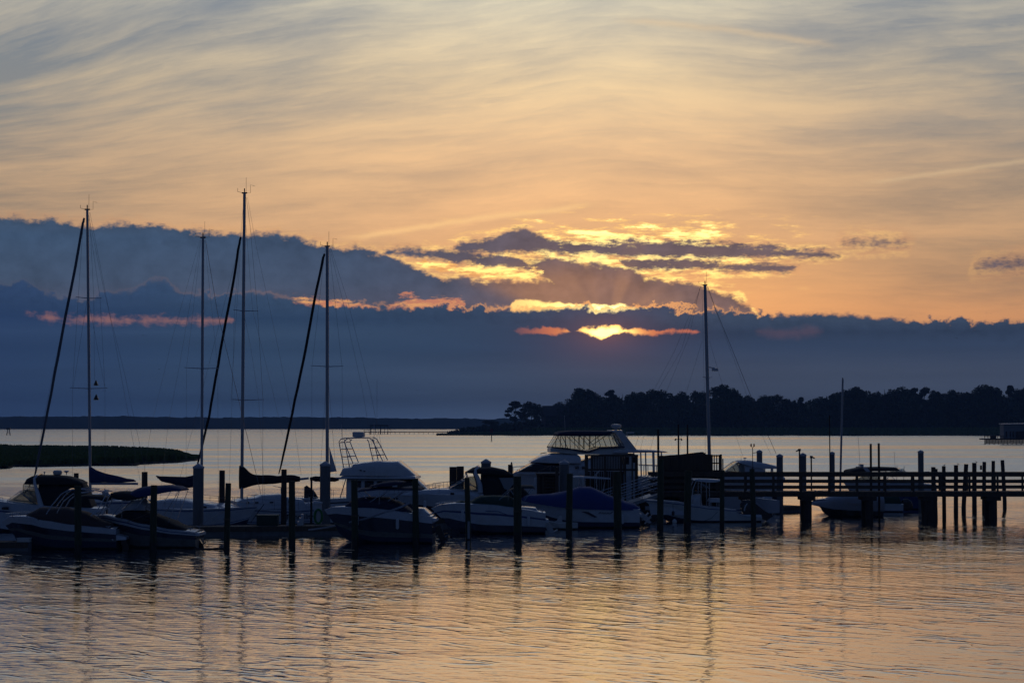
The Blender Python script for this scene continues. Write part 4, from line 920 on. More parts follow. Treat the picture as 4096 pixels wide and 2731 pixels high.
s6 = sailboat('small sailboat behind the pier, its plain bare mast alone against the wood', 3362, 2042, -1, 5, (3362, 1900), (3371, 1516), 3250, 3480, 2.2, [(3250, 1995), (3480, 1992)], mast_r=0.075, masthead=None)

# ---- sportfisher with the pipe tower
b = Boat('sportfishing_boat', 'white flybridge boat with pipe tower arch and square radar, in the middle left', 'motorboat', 1560, 2092, 1, -4)
mb = MB(); hull_mesh(mb, b.L(1320), b.L(1850), b.L(1810), 3.4, b.P([(1320, 1992), (1400, 1988), (1560, 1972), (1720, 1955), (1850, 1944)]), rows=[(0, 2), (0.80, 0), (0.86, 1), (1.0, 0)], draft=0.5)
b.part('hull', mb, [M['gelcoat'], M['gelcoat_navy'], M['bottom_paint']])
b.loft('deckhouse', [(1396, 1908), (1600, 1908), (1668, 1908), (1712, 1948), (1730, 1958)], [(1396, 1990), (1730, 1975)], [(1396, 1.25), (1600, 1.3), (1730, 0.95)], M['gelcoat'], e=0.35)
b.loft('windshield', [(1600, 1913), (1664, 1911), (1706, 1947)], [(1600, 1943), (1706, 1950)], [(1600, 1.33), (1660, 1.28), (1706, 1.1)], M['glass_dark'], e=0.4)
for q0, q1 in ((1420, 1455), (1470, 1505), (1520, 1580)):
    mb = MB(); mb.loft([(b.L(q0), b.Z(1945), b.Z(1918), 1.305), (b.L(q1), b.Z(1945), b.Z(1918), 1.325)], e=0.3); b.part('side_window', mb, M['glass_dark'])
b.loft('flybridge_deck', [(1378, 1901), (1560, 1903), (1668, 1899), (1672, 1902)], [(1378, 1910), (1672, 1911)], 1.5, M['gelcoat'], e=0.35)
b.loft('flybridge', [(1370, 1892), (1380, 1868), (1415, 1864), (1420, 1853), (1473, 1845), (1502, 1841), (1599, 1842), (1640, 1872), (1668, 1898)], [(1370, 1900), (1668, 1902)], [(1370, 1.3), (1500, 1.45), (1600, 1.35), (1668, 1.0)], M['gelcoat'], e=0.42, wob=0.04)
pipes(b, 'tower_frame', [[(1385, 1868), (1372, 1800), (1366, 1766), (1372, 1756), (1390, 1751), (1430, 1751), (1486, 1750), (1497, 1758), (1512, 1785), (1540, 1841)], [(1422, 1851), (1405, 1810), (1390, 1775), (1387, 1765), (1395, 1757)], [(1502, 1841), (1492, 1800), (1484, 1765), (1478, 1756)],
      [(1374, 1795), (1396, 1795)], [(1378, 1825), (1410, 1825)], [(1488, 1791), (1513, 1790)], [(1496, 1820), (1527, 1819)], [(1372, 1768), (1388, 1768)], [(1384, 1756), (1392, 1760)]], 0.030, M['metal'], (-1.15, 1.15))
pipes(b, 'tower_crossbars', [[(x, y, -1.15), (x, y - 2, 0), (x, y, 1.15)] for x, y in ((1390, 1752), (1430, 1751), (1478, 1751), (1372, 1770), (1502, 1770))], 0.028, M['metal'], ())
mb = MB(); mb.loft([(b.L(1411), b.Z(1745), b.Z(1727), 0.30), (b.L(1416), b.Z(1748), b.Z(1726), 0.34), (b.L(1452), b.Z(1748), b.Z(1727), 0.34), (b.L(1456), b.Z(1744), b.Z(1729), 0.30)], e=0.3); mb.loft([(b.L(1420), b.Z(1752), b.Z(1746), 0.2), (b.L(1446), b.Z(1752), b.Z(1746), 0.2)], e=0.5); b.part('radar', mb, M['white_plastic'], smooth=False)
mb = MB(); mb.tube([(b.L(1376), -1.0, b.Z(1752)), (b.L(1374), -1.0, b.Z(1697))], 0.012, 4); mb.tube([(b.L(1504), -1.0, b.Z(1765)), (b.L(1504), -1.0, b.Z(1690))], 0.012, 4); b.part('whip_antenna', mb, M['white_plastic'])
rails(b, [(1385, 1854), (1418, 1853)], [(1385, 1.3), (1418, 1.35)], name='flybridge_rail', posts=4, drop=0.18)
mb = MB()
for q in ((1455, 1873), (1470, 1876)): mb.loft([(b.L(q[0]) - 0.06, b.Z(q[1] + 6), b.Z(q[1]), 1.452), (b.L(q[0]) + 0.06, b.Z(q[1] + 8), b.Z(q[1] + 1), 1.452)], e=0.5)
b.part('flybridge_emblem', mb, M['lettering'])
mb = MB(); mb.tube([(b.L(1372), -1.2, b.Z(1985)), (b.L(1395), -1.2, b.Z(1910))], 0.03, 6); mb.tube([(b.L(1372), 1.2, b.Z(1985)), (b.L(1395), 1.2, b.Z(1910))], 0.03, 6); b.part('ladder', mb, M['metal'])

# ---- express cruiser, black canvas, bow left
b = Boat('express_cruiser', 'white express cruiser with black canvas enclosure, raked windshield and white arch behind capped post', 'motorboat', 1900, 2102, -1, 3)
mb = MB(); hull_mesh(mb, b.L(2125), b.L(1585), b.L(1640), 3.2, b.P([(1585, 1978), (1700, 1972), (1850, 1975), (1950, 1984), (2125, 1992)]), rows=[(0, 2), (0.55, 1), (0.76, 0), (1.0, 0)], draft=0.5)
b.part('hull', mb, [M['gelcoat'], M['gelcoat_navy'], M['bottom_grey']])
b.loft('foredeck', [(1610, 1972), (1680, 1955), (1760, 1950), (1800, 1951), (1920, 1956), (1930, 1965)], [(1610, 1978), (1930, 1982)], [(1610, 0.4), (1700, 1.0), (1930, 1.4)], M['gelcoat'], e=0.6)
for q, w_ in ((1707, 12), (1742, 22)):
    mb = MB(); mb.loft([(b.L(q + w_), b.Z(1962), b.Z(1954), 0.28), (b.L(q - w_), b.Z(1960), b.Z(1950), 0.28)], e=0.3); b.part('deck_hatch', mb, M['canvas_white'])
mb = MB(); mb.tube([(b.L(1800), 1.42, b.Z(1969)), (b.L(1815), 1.43, b.Z(1970))], 0.07, 10); b.part('porthole', mb, M['glass_dark'])
b.loft('windshield', [(1798, 1949), (1860, 1912), (1870, 1905), (1912, 1900), (1916, 1935)], [(1798, 1951), (1916, 1962)], [(1798, 0.8), (1860, 1.15), (1916, 1.3)], M['glass'], e=0.45)
pipes(b, 'windshield_frame', [[(1798, 1950), (1850, 1919), (1863, 1903), (1864, 1887)], [(1850, 1919), (1908, 1950)], [(1798, 1951), (1916, 1962)], [(1864, 1888), (1880, 1940)], [(1850, 1919, -1.1), (1846, 1917, 0), (1850, 1919, 1.1)]], 0.022, M['metal'], (-1.2, 1.2))
b.loft('canvas_top', [(1863, 1887), (1880, 1876), (1894, 1868), (1968, 1866), (2016, 1876), (2048, 1893)], [(1863, 1889), (1905, 1892), (2048, 1900)], [(1863, 1.1), (1900, 1.32), (2048, 1.25)], M['canvas_black'], e=0.5)
b.loft('camper_canvas', [(1925, 1890), (1990, 1890), (2048, 1894), (2062, 1915), (2088, 1946), (2120, 1980)], [(1925, 1985), (2120, 1990)], [(1925, 1.30), (2048, 1.34), (2120, 1.25)], M['canvas_black'], e=0.4, wob=0.03)
for y in (-1.361, 1.361): mb = MB(); mb.prism([(b.L(a), b.Z(c)) for a, c in ((1992, 1908), (2046, 1907), (2054, 1925), (2028, 1957), (2012, 1950))], y - 0.009, y + 0.009); b.part('clear_panel', mb, M['vinyl_pale'], smooth=False)
mb = MB()
for y in (-1.36, 1.36): mb.tube([(b.L(a), y * k, b.Z(c)) for a, c, k in ((1918, 1966, 1.0), (1916, 1935, 1.0), (1908, 1910, 0.99), (1898, 1888, 0.96), (1900, 1874, 0.88), (1912, 1868, 0.8))], [0.16, 0.14, 0.13, 0.10, 0.08, 0.07], 8)
mb.tube([(b.L(1912), -1.09, b.Z(1867)), (b.L(1914), 0, b.Z(1863)), (b.L(1912), 1.09, b.Z(1867))], 0.07, 8); b.part('radar_arch', mb, M['gelcoat'])
rails(b, [(1600, 1948), (1720, 1940), (1795, 1939)], [(1600, 0.3), (1700, 1.0), (1795, 1.3)], posts=6, drop=0.35)

# ---- navy bowrider with crossed bimini
b = Boat('runabout', 'navy hulled runabout with white deck and navy folding canopy, pointing left behind two pilings', 'motorboat', 1520, 2168, -1, -3, 'small covered runabouts tied along the near pilings')
mb = MB(); hull_mesh(mb, b.L(1735), b.L(1297), b.L(1355), 2.35, b.P([(1297, 2038), (1340, 2027), (1393, 2025), (1499, 2029), (1560, 2036), (1648, 2048), (1735, 2062)]), rows=[(0, 3), (0.14, 3), (0.30, 1), (0.74, 2), (1.0, 0)], draft=0.3)
b.part('hull', mb, [M['gelcoat'], M['bottom_grey'], M['gelcoat_navy'], M['bottom_paint']])
mb = MB(); mb.loft([(b.L(1748), b.Z(2080), b.Z(2068), 0.8), (b.L(1700), b.Z(2084), b.Z(2056), 1.05)], e=0.4); b.part('swim_platform', mb, M['gelcoat'])
b.loft('aft_sunpad', [(1650, 2040), (1672, 2026), (1700, 2028), (1725, 2050)], 2062, 0.95, M['gelcoat'], e=0.5)
b.loft('cockpit_cover', [(1385, 2018), (1400, 2004), (1425, 1990), (1470, 1985), (1550, 1988), (1600, 2006), (1650, 2038), (1668, 2052)], [(1385, 2027), (1550, 2036), (1668, 2056)], [(1385, 0.6), (1450, 1.0), (1668, 1.0)], M['canvas_navy'], e=0.62, wob=0.05)
b.loft('bimini_top', [(1437, 1958), (1450, 1950), (1520, 1946), (1600, 1947), (1650, 1945), (1692, 1948)], [(1437, 1964), (1520, 1956), (1600, 1957), (1692, 1957)], 1.0, M['canvas_navy'], e=0.8)
b.loft('folded_canopy', [(1486, 1939), (1530, 1926), (1580, 1920), (1617, 1922)], [(1486, 1944), (1560, 1942), (1600, 1936), (1617, 1928)], 0.9, M['canvas_navy'], e=0.8)
pipes(b, 'bimini_frame', [[(1560, 1955), (1487, 2005)], [(1527, 1960), (1524, 2026)], [(1625, 1955), (1560, 2000)], [(1585, 1955), (1590, 2000)], [(1440, 1960), (1475, 1990)]], 0.015, M['metal'], (-0.95, 0.95))
pipes(b, 'grab_rail', [[(1616, 2050), (1616, 2042), (1645, 2042), (1645, 2052)]], 0.014, M['metal'], (-1.0, 1.0))
outdrive(b, 1740, 2105, tilt=18)

# ---- green covered bowrider
b = Boat('runabout', 'white runabout with dark green cockpit cover and folded black bimini, centre of the near row', 'motorboat', 1960, 2130, -1, 2, 'small covered runabouts tied along the near pilings')
mb = MB(); hull_mesh(mb, b.L(2178), b.L(1726), b.L(1790), 2.4, b.P([(1726, 2032), (1764, 2016), (1840, 2010), (1960, 2015), (2048, 2026), (2100, 2034), (2178, 2048)]), rows=[(0, 3), (0.26, 3), (0.62, 1), (0.70, 2), (0.74, 1), (1.0, 0)], draft=0.3)
b.part('hull', mb, [M['gelcoat'], M['gelcoat'], M['stripe_blue'], M['gelcoat_navy']])
mb = MB(); mb.loft([(b.L(2190), b.Z(2086), b.Z(2072), 0.85), (b.L(2130), b.Z(2092), b.Z(2058), 1.08)], e=0.4); b.part('swim_platform', mb, M['gelcoat'])
b.loft('aft_sunpad', [(2062, 2026), (2085, 2022), (2140, 2026), (2155, 2044)], 2050, 0.95, M['gelcoat'], e=0.5)
b.loft('cockpit_cover', [(1868, 2010), (1885, 2002), (1905, 1988), (1925, 1979), (2035, 1981), (2050, 1990), (2062, 2015)], [(1868, 2014), (2062, 2030)], [(1868, 0.8), (1925, 1.05), (2062, 1.05)], M['canvas_green'], e=0.6, wob=0.05)
b.loft('bow_cover', [(1810, 2014), (1830, 2003), (1845, 1999), (1862, 2003), (1870, 2012)], 2016, [(1810, 0.5), (1870, 0.8)], M['canvas_green'], e=0.6)
b.loft('folded_bimini', [(2036, 1957), (2060, 1944), (2088, 1938), (2128, 1939), (2136, 1946)], [(2036, 1962), (2060, 1954), (2090, 1950), (2128, 1950), (2136, 1956)], 0.95, M['canvas_black'], e=0.8)
pipes(b, 'bimini_frame', [[(2037, 1960), (1972, 2014)], [(2034, 1958), (2030, 2022)], [(2040, 1958), (2062, 1990)], [(2130, 1950), (2095, 1998)]], 0.015, M['metal'], (-0.95, 0.95))
pipes(b, 'side_stripe', [[(1940, 2038), (1990, 2040), (2040, 2058), (2080, 2062)]], 0.02, M['stripe_blue'], (-1.17, 1.17))
outdrive(b, 2180, 2100, tilt=25, matl='white_plastic')

# ---- motor yacht with enclosed flybridge
b = Boat('motor_yacht', 'big white motor yacht with clear curtained flybridge under a navy top and radar dome', 'motorboat', 2350, 2052, -1, 5)
mb = MB(); hull_mesh(mb, b.L(2650), b.L(2046), b.L(2100), 4.0, b.P([(2046, 1896), (2069, 1884), (2200, 1884), (2400, 1892), (2650, 1908)]), rows=[(0, 2), (0.55, 0), (0.60, 1), (0.86, 0), (1.0, 0)], draft=0.7)
b.part('hull', mb, [M['gelcoat'], M['gelcoat'], M['bottom_paint']])
b.loft('deckhouse', [(2066, 1884), (2128, 1848), (2300, 1846), (2420, 1812), (2470, 1812), (2480, 1850)], [(2066, 1892), (2480, 1900)], [(2066, 0.9), (2150, 1.5), (2480, 1.7)], M['gelcoat'], e=0.4)
b.loft('windshield', [(2070, 1881), (2130, 1847), (2236, 1849)], [(2070, 1883), (2236, 1884)], [(2070, 0.98), (2150, 1.56), (2236, 1.6)], M['glass_dark'], e=0.4)
b.loft('brow', [(2120, 1843), (2138, 1833), (2159, 1822), (2190, 1814), (2214, 1810), (2300, 1812), (2312, 1822)], [(2120, 1846), (2200, 1849), (2320, 1850)], [(2120, 0.8), (2170, 1.55), (2320, 1.75)], M['gelcoat'], e=0.5)
b.loft('flybridge', [(2196, 1787), (2205, 1789), (2300, 1794), (2345, 1800), (2390, 1788), (2490, 1786), (2500, 1794)], [(2212, 1808), (2300, 1815), (2360, 1815), (2500, 1816)], [(2196, 1.0), (2260, 1.45), (2500, 1.5)], M['gelcoat_cream'], e=0.4)
pipes(b, 'coaming_trim', [[(2197, 1787), (2260, 1792), (2330, 1805), (2350, 1804), (2385, 1790), (2490, 1787)]], 0.05, M['canvas_navy'], (-1.5, 1.5))
b.loft('flybridge_curtain', [(2199, 1785), (2226, 1742), (2400, 1742), (2448, 1730), (2490, 1784)], [(2199, 1788), (2300, 1796), (2345, 1800), (2390, 1790), (2490, 1787)], [(2199, 1.0), (2240, 1.4), (2450, 1.4), (2490, 1.3)], M['vinyl'], e=0.3)
pipes(b, 'curtain_frame', [[(2199, 1785), (2228, 1740)], [(2234, 1742), (2232, 1788)], [(2238, 1742), (2262, 1790)], [(2270, 1742), (2272, 1792)], [(2276, 1743), (2330, 1796)], [(2308, 1742), (2310, 1797)], [(2326, 1742), (2322, 1798)], [(2348, 1742), (2347, 1796)], [(2330, 1743), (2372, 1790)], [(2372, 1742), (2371, 1789)], [(2400, 1745), (2415, 1786)], [(2418, 1738), (2360, 1778)], [(2444, 1735), (2458, 1784)], [(2448, 1732), (2489, 1785)], [(2460, 1752), (2474, 1784)]], 0.022, M['canvas_black'], (-1.42, 1.42))
b.loft('flybridge_top', [(2222, 1734), (2230, 1726), (2280, 1721), (2350, 1721), (2440, 1723), (2447, 1728)], [(2222, 1742), (2300, 1743), (2405, 1743), (2430, 1735), (2447, 1731)], 1.5, M['canvas_navy'], e=0.5)
mb = MB()
for y in (-1.5, 1.5): mb.prism([(b.L(a), b.Z(c)) for a, c in ((2446, 1722), (2476, 1722), (2534, 1796), (2490, 1796), (2480, 1770))], y - 0.07, y + 0.07)
mb.loft([(b.L(2440), b.Z(1728), b.Z(1719), 1.55), (b.L(2478), b.Z(1728), b.Z(1719), 1.55)], e=0.4); b.part('radar_arch', mb, M['gelcoat'], smooth=False)
mb = MB(); mb.lathe([(0.06, -0.12), (0.10, 0.0), (0.28, 0.05), (0.36, 0.15), (0.35, 0.28), (0.05, 0.33)], (b.L(2465), 0, b.Z(1714)), 16); b.part('radar_dome', mb, M['white_plastic'])
mb = MB(); mb.box(b.L(2537), b.L(2506), -0.1, 0.1, b.Z(1732), b.Z(1727)); mb.tube([(b.L(2512), 0, b.Z(1732)), (b.L(2488), 0, b.Z(1752))], 0.03, 5); mb.tube([(b.L(2510), 0, b.Z(1732)), (b.L(2511), 0, b.Z(1775))], 0.02, 5); b.part('antenna_bar', mb, M['white_plastic'], smooth=False)
mb = MB(); mb.tube([(b.L(2275), -1.5, b.Z(1805)), (b.L(2268), -1.5, b.Z(1660))], 0.014, 4); b.part('whip_antenna', mb, M['white_plastic'])
b.loft('aft_hardtop', [(2440, 1796), (2500, 1794), (2600, 1797), (2648, 1802), (2656, 1806)], [(2440, 1809), (2630, 1808), (2656, 1808)], 1.75, M['gelcoat'], e=0.35)
pipes(b, 'hardtop_post', [[(2550, 1808), (2552, 1900)], [(2598, 1808), (2600, 1905)], [(2632, 1808), (2634, 1908)]], 0.05, M['gelcoat'], (-1.6, 1.6))
b.loft('cockpit_bulkhead', [(2486, 1812), (2530, 1812)], 1900, 1.5, M['gelcoat_cream'], e=0.3)
pipes(b, 'aft_rail', [[(2540, 1858), (2648, 1862)], [(2560, 1858), (2560, 1900)], [(2610, 1860), (2610, 1905)]], 0.025, M['metal'], (-1.85, 1.85))
mb = MB(); mb.tube([(b.L(2166), -0.2, b.Z(1818)), (b.L(2164), -0.2, b.Z(1813)), (b.L(2188), -0.2, b.Z(1809))], 0.03, 5); b.part('searchlight', mb, M['dark_plastic'])

# ---- blue covered boat
b = Boat('runabout', 'white runabout under a tent-like royal blue cover peaked amidships, right of centre', 'motorboat', 2320, 2108, -1, 4, 'small covered runabouts tied along the near pilings')
mb = MB(); hull_mesh(mb, b.L(2550), b.L(2088), b.L(2150), 2.4, b.P([(2088, 1996), (2112, 1992), (2237, 2010), (2331, 2020), (2456, 2026), (2550, 2034)]), rows=[(0, 2), (0.22, 2), (1.0, 0)], draft=0.3)
b.part('hull', mb, [M['gelcoat'], M['gelcoat'], M['bottom_paint']])
b.loft('boat_cover', [(2087, 1992), (2100, 1980), (2118, 1977), (2206, 1972), (2269, 1960), (2300, 1950), (2316, 1944), (2362, 1946), (2400, 1962), (2450, 1984), (2494, 2000), (2537, 2012), (2556, 2030)], [(2087, 1998), (2112, 2006), (2237, 2025), (2331, 2032), (2456, 2036), (2556, 2036)], [(2087, 0.12), (2120, 0.62), (2200, 1.08), (2300, 1.24), (2500, 1.22), (2556, 1.0)], M['canvas_royal'], e=0.85, wob=0.04)
mb = MB()
for y in (-1.17, 1.17): mb.prism([(b.L(a), b.Z(c)) for a, c in ((2316, 2040), (2345, 2042), (2380, 2062), (2370, 2064), (2345, 2052))], y - 0.02, y + 0.02)
b.part('hull_flash', mb, M['gelcoat_navy'], smooth=False)
mb = MB(); pts = [(2386, 2050), (2392, 2042), (2396, 2050), (2402, 2044), (2406, 2050), (2412, 2045), (2417, 2051), (2422, 2044), (2428, 2050), (2436, 2046), (2441, 2041)]
mb.tube([(b.L(a), 1.19, b.Z(c)) for a, c in pts], 0.018, 4); b.part('hull_script', mb, M['lettering'])
outdrive(b, 2545, 2052, tilt=48, matl='white_plastic')
mb = MB(); mb.loft([(b.L(2560), b.Z(2060), b.Z(2050), 0.8), (b.L(2520), b.Z(2062), b.Z(2044), 1.05)], e=0.4); b.part('swim_platform', mb, M['gelcoat'])

# ---- tender with a small tilted outboard between the pilings
b = Boat('dinghy', 'small pale dinghy with raised white outboard lying low between green and blue covered boats', 'dinghy', 2235, 2116, -1, 0)
mb = MB(); hull_mesh(mb, b.L(2310), b.L(2168), b.L(2190), 1.4, b.P([(2168, 2078), (2235, 2088), (2310, 2090)]), rows=[(0, 1), (1.0, 0)], deck=False, sole=0.1, draft=0.15, n=14)
b.part('hull', mb, [M['gelcoat_cream'], M['bottom_grey']])
mb = MB(); mb.prism([(b.L(a), b.Z(c)) for a, c in ((2212, 2086), (2250, 2088), (2246, 2062), (2240, 2058), (2232, 2070), (2228, 2080))], -0.15, 0.15); b.part('outboard', mb, M['white_plastic'], smooth=False)
mb = MB(); mb.box(b.L(2290), b.L(2270), -0.6, 0.6, 0.28, 0.32); b.part('thwart', mb, M['gelcoat'], smooth=False)

# ---- centre console hidden behind the blue cover
b = Boat('center_console_boat', 'small boat with pale T-top and fishing rods, partly hidden by the blue covered boat', 'motorboat', 2370, 2075, -1, 0, 'centre console boats with a T-top')
mb = MB(); hull_mesh(mb, b.L(2480), b.L(2240), b.L(2280), 2.3, b.P([(2240, 2000), (2360, 2012), (2480, 2014)]), rows=[(0, 1), (1.0, 0)], deck=False, sole=0.35, n=16)
b.part('hull', mb, [M['gelcoat'], M['bottom_grey']])
b.loft('console', [(2340, 1965), (2350, 1955), (2385, 1956), (2390, 1990)], 2040, 0.45, M['gelcoat'], e=0.4)
b.loft('t_top', [(2292, 1904), (2300, 1901), (2380, 1904), (2438, 1909)], [(2292, 1908), (2380, 1912), (2438, 1914)], 1.05, M['gelcoat'], e=0.4)
pipes(b, 't_top_frame', [[(2318, 1908), (2312, 2035)], [(2340, 1908), (2340, 2035)], [(2385, 1910), (2392, 2035)], [(2420, 1912), (2402, 2035)]], 0.03, M['metal'], (-0.55, 0.55))
mb = MB(); mb.prism([(b.L(a), b.Z(c)) for a, c in ((2378, 1904), (2384, 1890), (2397, 1879), (2400, 1882), (2390, 1894), (2386, 1904))], -0.1, 0.1); b.part('rod_holder', mb, M['metal'], smooth=False)

# ---- centre console with black outboard in front of the pier
b = Boat('center_console_boat', 'white centre console boat with T-top and black tilted outboard before the pier', 'motorboat', 2820, 2085, -1, 4, 'centre console boats with a T-top')
mb = MB(); hull_mesh(mb, b.L(3036), b.L(2576), b.L(2632), 2.4, b.P([(2576, 1996), (2640, 1998), (2700, 2003), (2760, 2013), (2830, 2024), (2930, 2034), (2955, 2058), (3036, 2064)]), rows=[(0, 2), (0.84, 1), (0.89, 3), (1.0, 0)], deck=False, sole=0.45, draft=0.35, n=34)
b.part('hull', mb, [M['gelcoat'], M['gelcoat_cream'], M['bottom_paint'], M['stripe_blue']])
b.loft('console', [(2760, 1985), (2766, 1974), (2800, 1974), (2804, 2010)], 2048, 0.5, M['gelcoat'], e=0.35)
b.loft('console_windshield', [(2762, 1972), (2770, 1955), (2776, 1953)], 1974, 0.42, M['glass'], e=0.4)
b.loft('leaning_post_seat', [(2834, 1998), (2838, 1990), (2875, 1990), (2878, 1998)], 2006, 0.5, M['white_plastic'], e=0.4)
pipes(b, 'leaning_post', [[(2840, 2004), (2840, 2040)], [(2872, 2004), (2872, 2040)]], 0.03, M['metal'], (-0.4, 0.4))
b.loft('t_top', [(2766, 1916), (2775, 1911), (2830, 1912), (2876, 1915), (2878, 1919)], [(2766, 1919), (2820, 1926), (2850, 1926), (2878, 1920)], 1.0, M['gelcoat'], e=0.4)
pipes(b, 't_top_frame', [[(2780, 1920), (2766, 1955), (2764, 2045)], [(2800, 1922), (2797, 2045)], [(2832, 1924), (2833, 2045)], [(2800, 1930), (2833, 1950)]], 0.03, M['metal'], (-0.55, 0.55))
b.loft('outboard_cowl', [(2964, 2012), (2972, 1999), (2992, 1995), (3008, 2000), (3017, 2012), (3020, 2040)], [(2964, 2040), (2975, 2058), (3010, 2060), (3020, 2055)], 0.24, M['gelcoat_black'], e=0.6)
mb = MB(); mb.prism([(b.L(a), b.Z(c)) for a, c in ((3012, 2006), (3028, 2016), (3060, 2042), (3090, 2058), (3092, 2064), (3082, 2070), (3066, 2083), (3044, 2072), (3010, 2052))], -0.09, 0.09); o_ = b.part('outboard_leg', mb, M['gelcoat_black'], smooth=False)
pm = MB(); c = (b.L(3094), 0, b.Z(2060))
for k in range(3):
    t = k * 2.094; pm.add([c, (c[0], 0.19 * math.cos(t), c[2] + 0.19 * math.sin(t)), (c[0] - 0.05, 0.19 * math.cos(t + 0.8), c[2] + 0.19 * math.sin(t + 0.8)), (c[0] + 0.02, 0.01, c[2] + 0.01)], [(0, 1, 2), (0, 2, 3), (0, 3, 1), (1, 3, 2)])
b.part('propeller', pm, M['metal'], smooth=False, parent=o_)
mb = MB(); mb.prism([(b.L(a), b.Z(c)) for a, c in ((2973, 2040), (2978, 2020), (2986, 2010), (2989, 2012), (2981, 2024), (2977, 2041))], 0.242, 0.252); b.part('cowl_flash', mb, M['gelcoat'], smooth=False)
mb = MB(); mb.tube([(b.L(2680), 1.18, b.Z(2010)), (b.L(2680), 1.24, b.Z(2042))], 0.012, 4); mb.lathe([(0.02, -0.16), (0.09, -0.12), (0.09, 0.08), (0.02, 0.14)], (b.L(2680), 1.28, b.Z(2046)), 8); b.part('fender', mb, M['dark_plastic'])

# ---- convertible cruiser with white canvas behind the pier
b = Boat('cabin_cruiser', 'cruiser with long white canvas top and raked clear windshield behind the pier railing', 'motorboat', 3000, 2040, -1, 3)
mb = MB(); hull_mesh(mb, b.L(3120), b.L(2800), b.L(2850), 3.0, b.P([(2800, 1920), (2950, 1916), (3160, 1930)]), rows=[(0, 2), (0.62, 1), (1.0, 0)], draft=0.5)
b.part('hull', mb, [M['gelcoat'], M['gelcoat_navy'], M['bottom_paint']])
b.loft('deckhouse', [(2840, 1915), (2892, 1884), (3110, 1890), (3130, 1905)], 1925, [(2840, 0.6), (2900, 1.2), (3130, 1.2)], M['gelcoat'], e=0.45)
b.loft('windshield', [(2893, 1881), (2944, 1845), (2960, 1845), (2985, 1882)], [(2893, 1888), (2985, 1892)], [(2893, 0.9), (2944, 1.15), (2985, 1.2)], M['glass'], e=0.4)
pipes(b, 'windshield_frame', [[(2893, 1882), (2944, 1845)], [(2935, 1852), (2952, 1884)], [(2955, 1850), (2985, 1884)], [(2893, 1884), (2985, 1889)]], 0.025, M['metal'], (-1.15, 1.15))
b.loft('canvas_top', [(2944, 1846), (2958, 1840), (2996, 1840), (3062, 1852), (3100, 1862), (3112, 1866)], [(2944, 1848), (2970, 1856), (3000, 1866), (3040, 1872), (3112, 1872)], 1.35, M['canvas_white'], e=0.5)
b.loft('canvas_side', [(2968, 1854), (3042, 1868), (3050, 1878)], [(2968, 1890), (3050, 1890)], 1.30, M['canvas_white'], e=0.35)
pipes(b, 'top_bow', [[(3074, 1868), (3072, 1890)], [(3104, 1868), (3106, 1890)]], 0.05, M['canvas_white'], (-1.28, 1.28))
mb = MB(); mb.tube([(b.L(2965), 0, b.Z(1841)), (b.L(2965), 0, b.Z(1820))], 0.012, 4); mb.tube([(b.L(2979), 0.2, b.Z(1841)), (b.L(2979), 0.2, b.Z(1832))], 0.02, 5); mb.lathe([(0.01, 0), (0.14, 0.03), (0.10, 0.07), (0.01, 0.08)], (b.L(2979), 0.2, b.Z(1833)), 10); b.part('antenna', mb, M['white_plastic'])

# ---- dark bimini cruiser behind the pier
b = Boat('cabin_cruiser', 'low white cruiser with long dark bimini and white slanting arch behind the twin tall posts', 'motorboat', 3550, 2035, -1, 2)
mb = MB(); hull_mesh(mb, b.L(3730), b.L(3370), b.L(3420), 3.0, b.P([(3370, 1922), (3550, 1918), (3730, 1936)]), rows=[(0, 2), (0.45, 1), (0.52, 0), (1.0, 0)], draft=0.5)
b.part('hull', mb, [M['gelcoat'], M['stripe_blue'], M['bottom_paint']])
b.loft('windshield', [(3420, 1915), (3462, 1894), (3500, 1892), (3510, 1915)], 1922, [(3420, 0.8), (3470, 1.2), (3510, 1.2)], M['glass'], e=0.4)
b.loft('bimini_top', [(3388, 1880), (3392, 1876), (3440, 1867), (3520, 1865), (3576, 1867), (3584, 1874)], [(3388, 1886), (3396, 1889), (3440, 1887), (3460, 1882), (3520, 1882), (3584, 1880)], 1.2, M['canvas_black'], e=0.6)
b.loft('aft_canvas', [(3574, 1876), (3604, 1870), (3612, 1880), (3624, 1888)], [(3574, 1888), (3624, 1890)], 1.1, M['vinyl_pale'], e=0.5)
pipes(b, 'bimini_frame', [[(3450, 1885), (3470, 1918)], [(3560, 1882), (3530, 1918)], [(3530, 1882), (3570, 1918)], [(3604, 1862), (3602, 1920)], [(3575, 1878), (3630, 1892), (3735, 1886)]], 0.02, M['metal'], (-1.1, 1.1))
mb = MB()
for y in (-1.22, 1.22): mb.prism([(b.L(a), b.Z(c)) for a, c in ((3436, 1866), (3452, 1866), (3478, 1894), (3460, 1894))], y - 0.05, y + 0.05)
mb.box(b.L(3452), b.L(3438), -0.3, 0.3, b.Z(1866), b.Z(1855)); b.part('arch', mb, M['gelcoat'], smooth=False)
mb = MB(); mb.tube([(b.L(3441), 0, b.Z(1856)), (b.L(3434), 0, b.Z(1745))], 0.010, 4); mb.tube([(b.L(3576), 0.5, b.Z(1867)), (b.L(3572), 0.5, b.Z(1805))], 0.010, 4); b.part('whip_antenna', mb, M['white_plastic'])

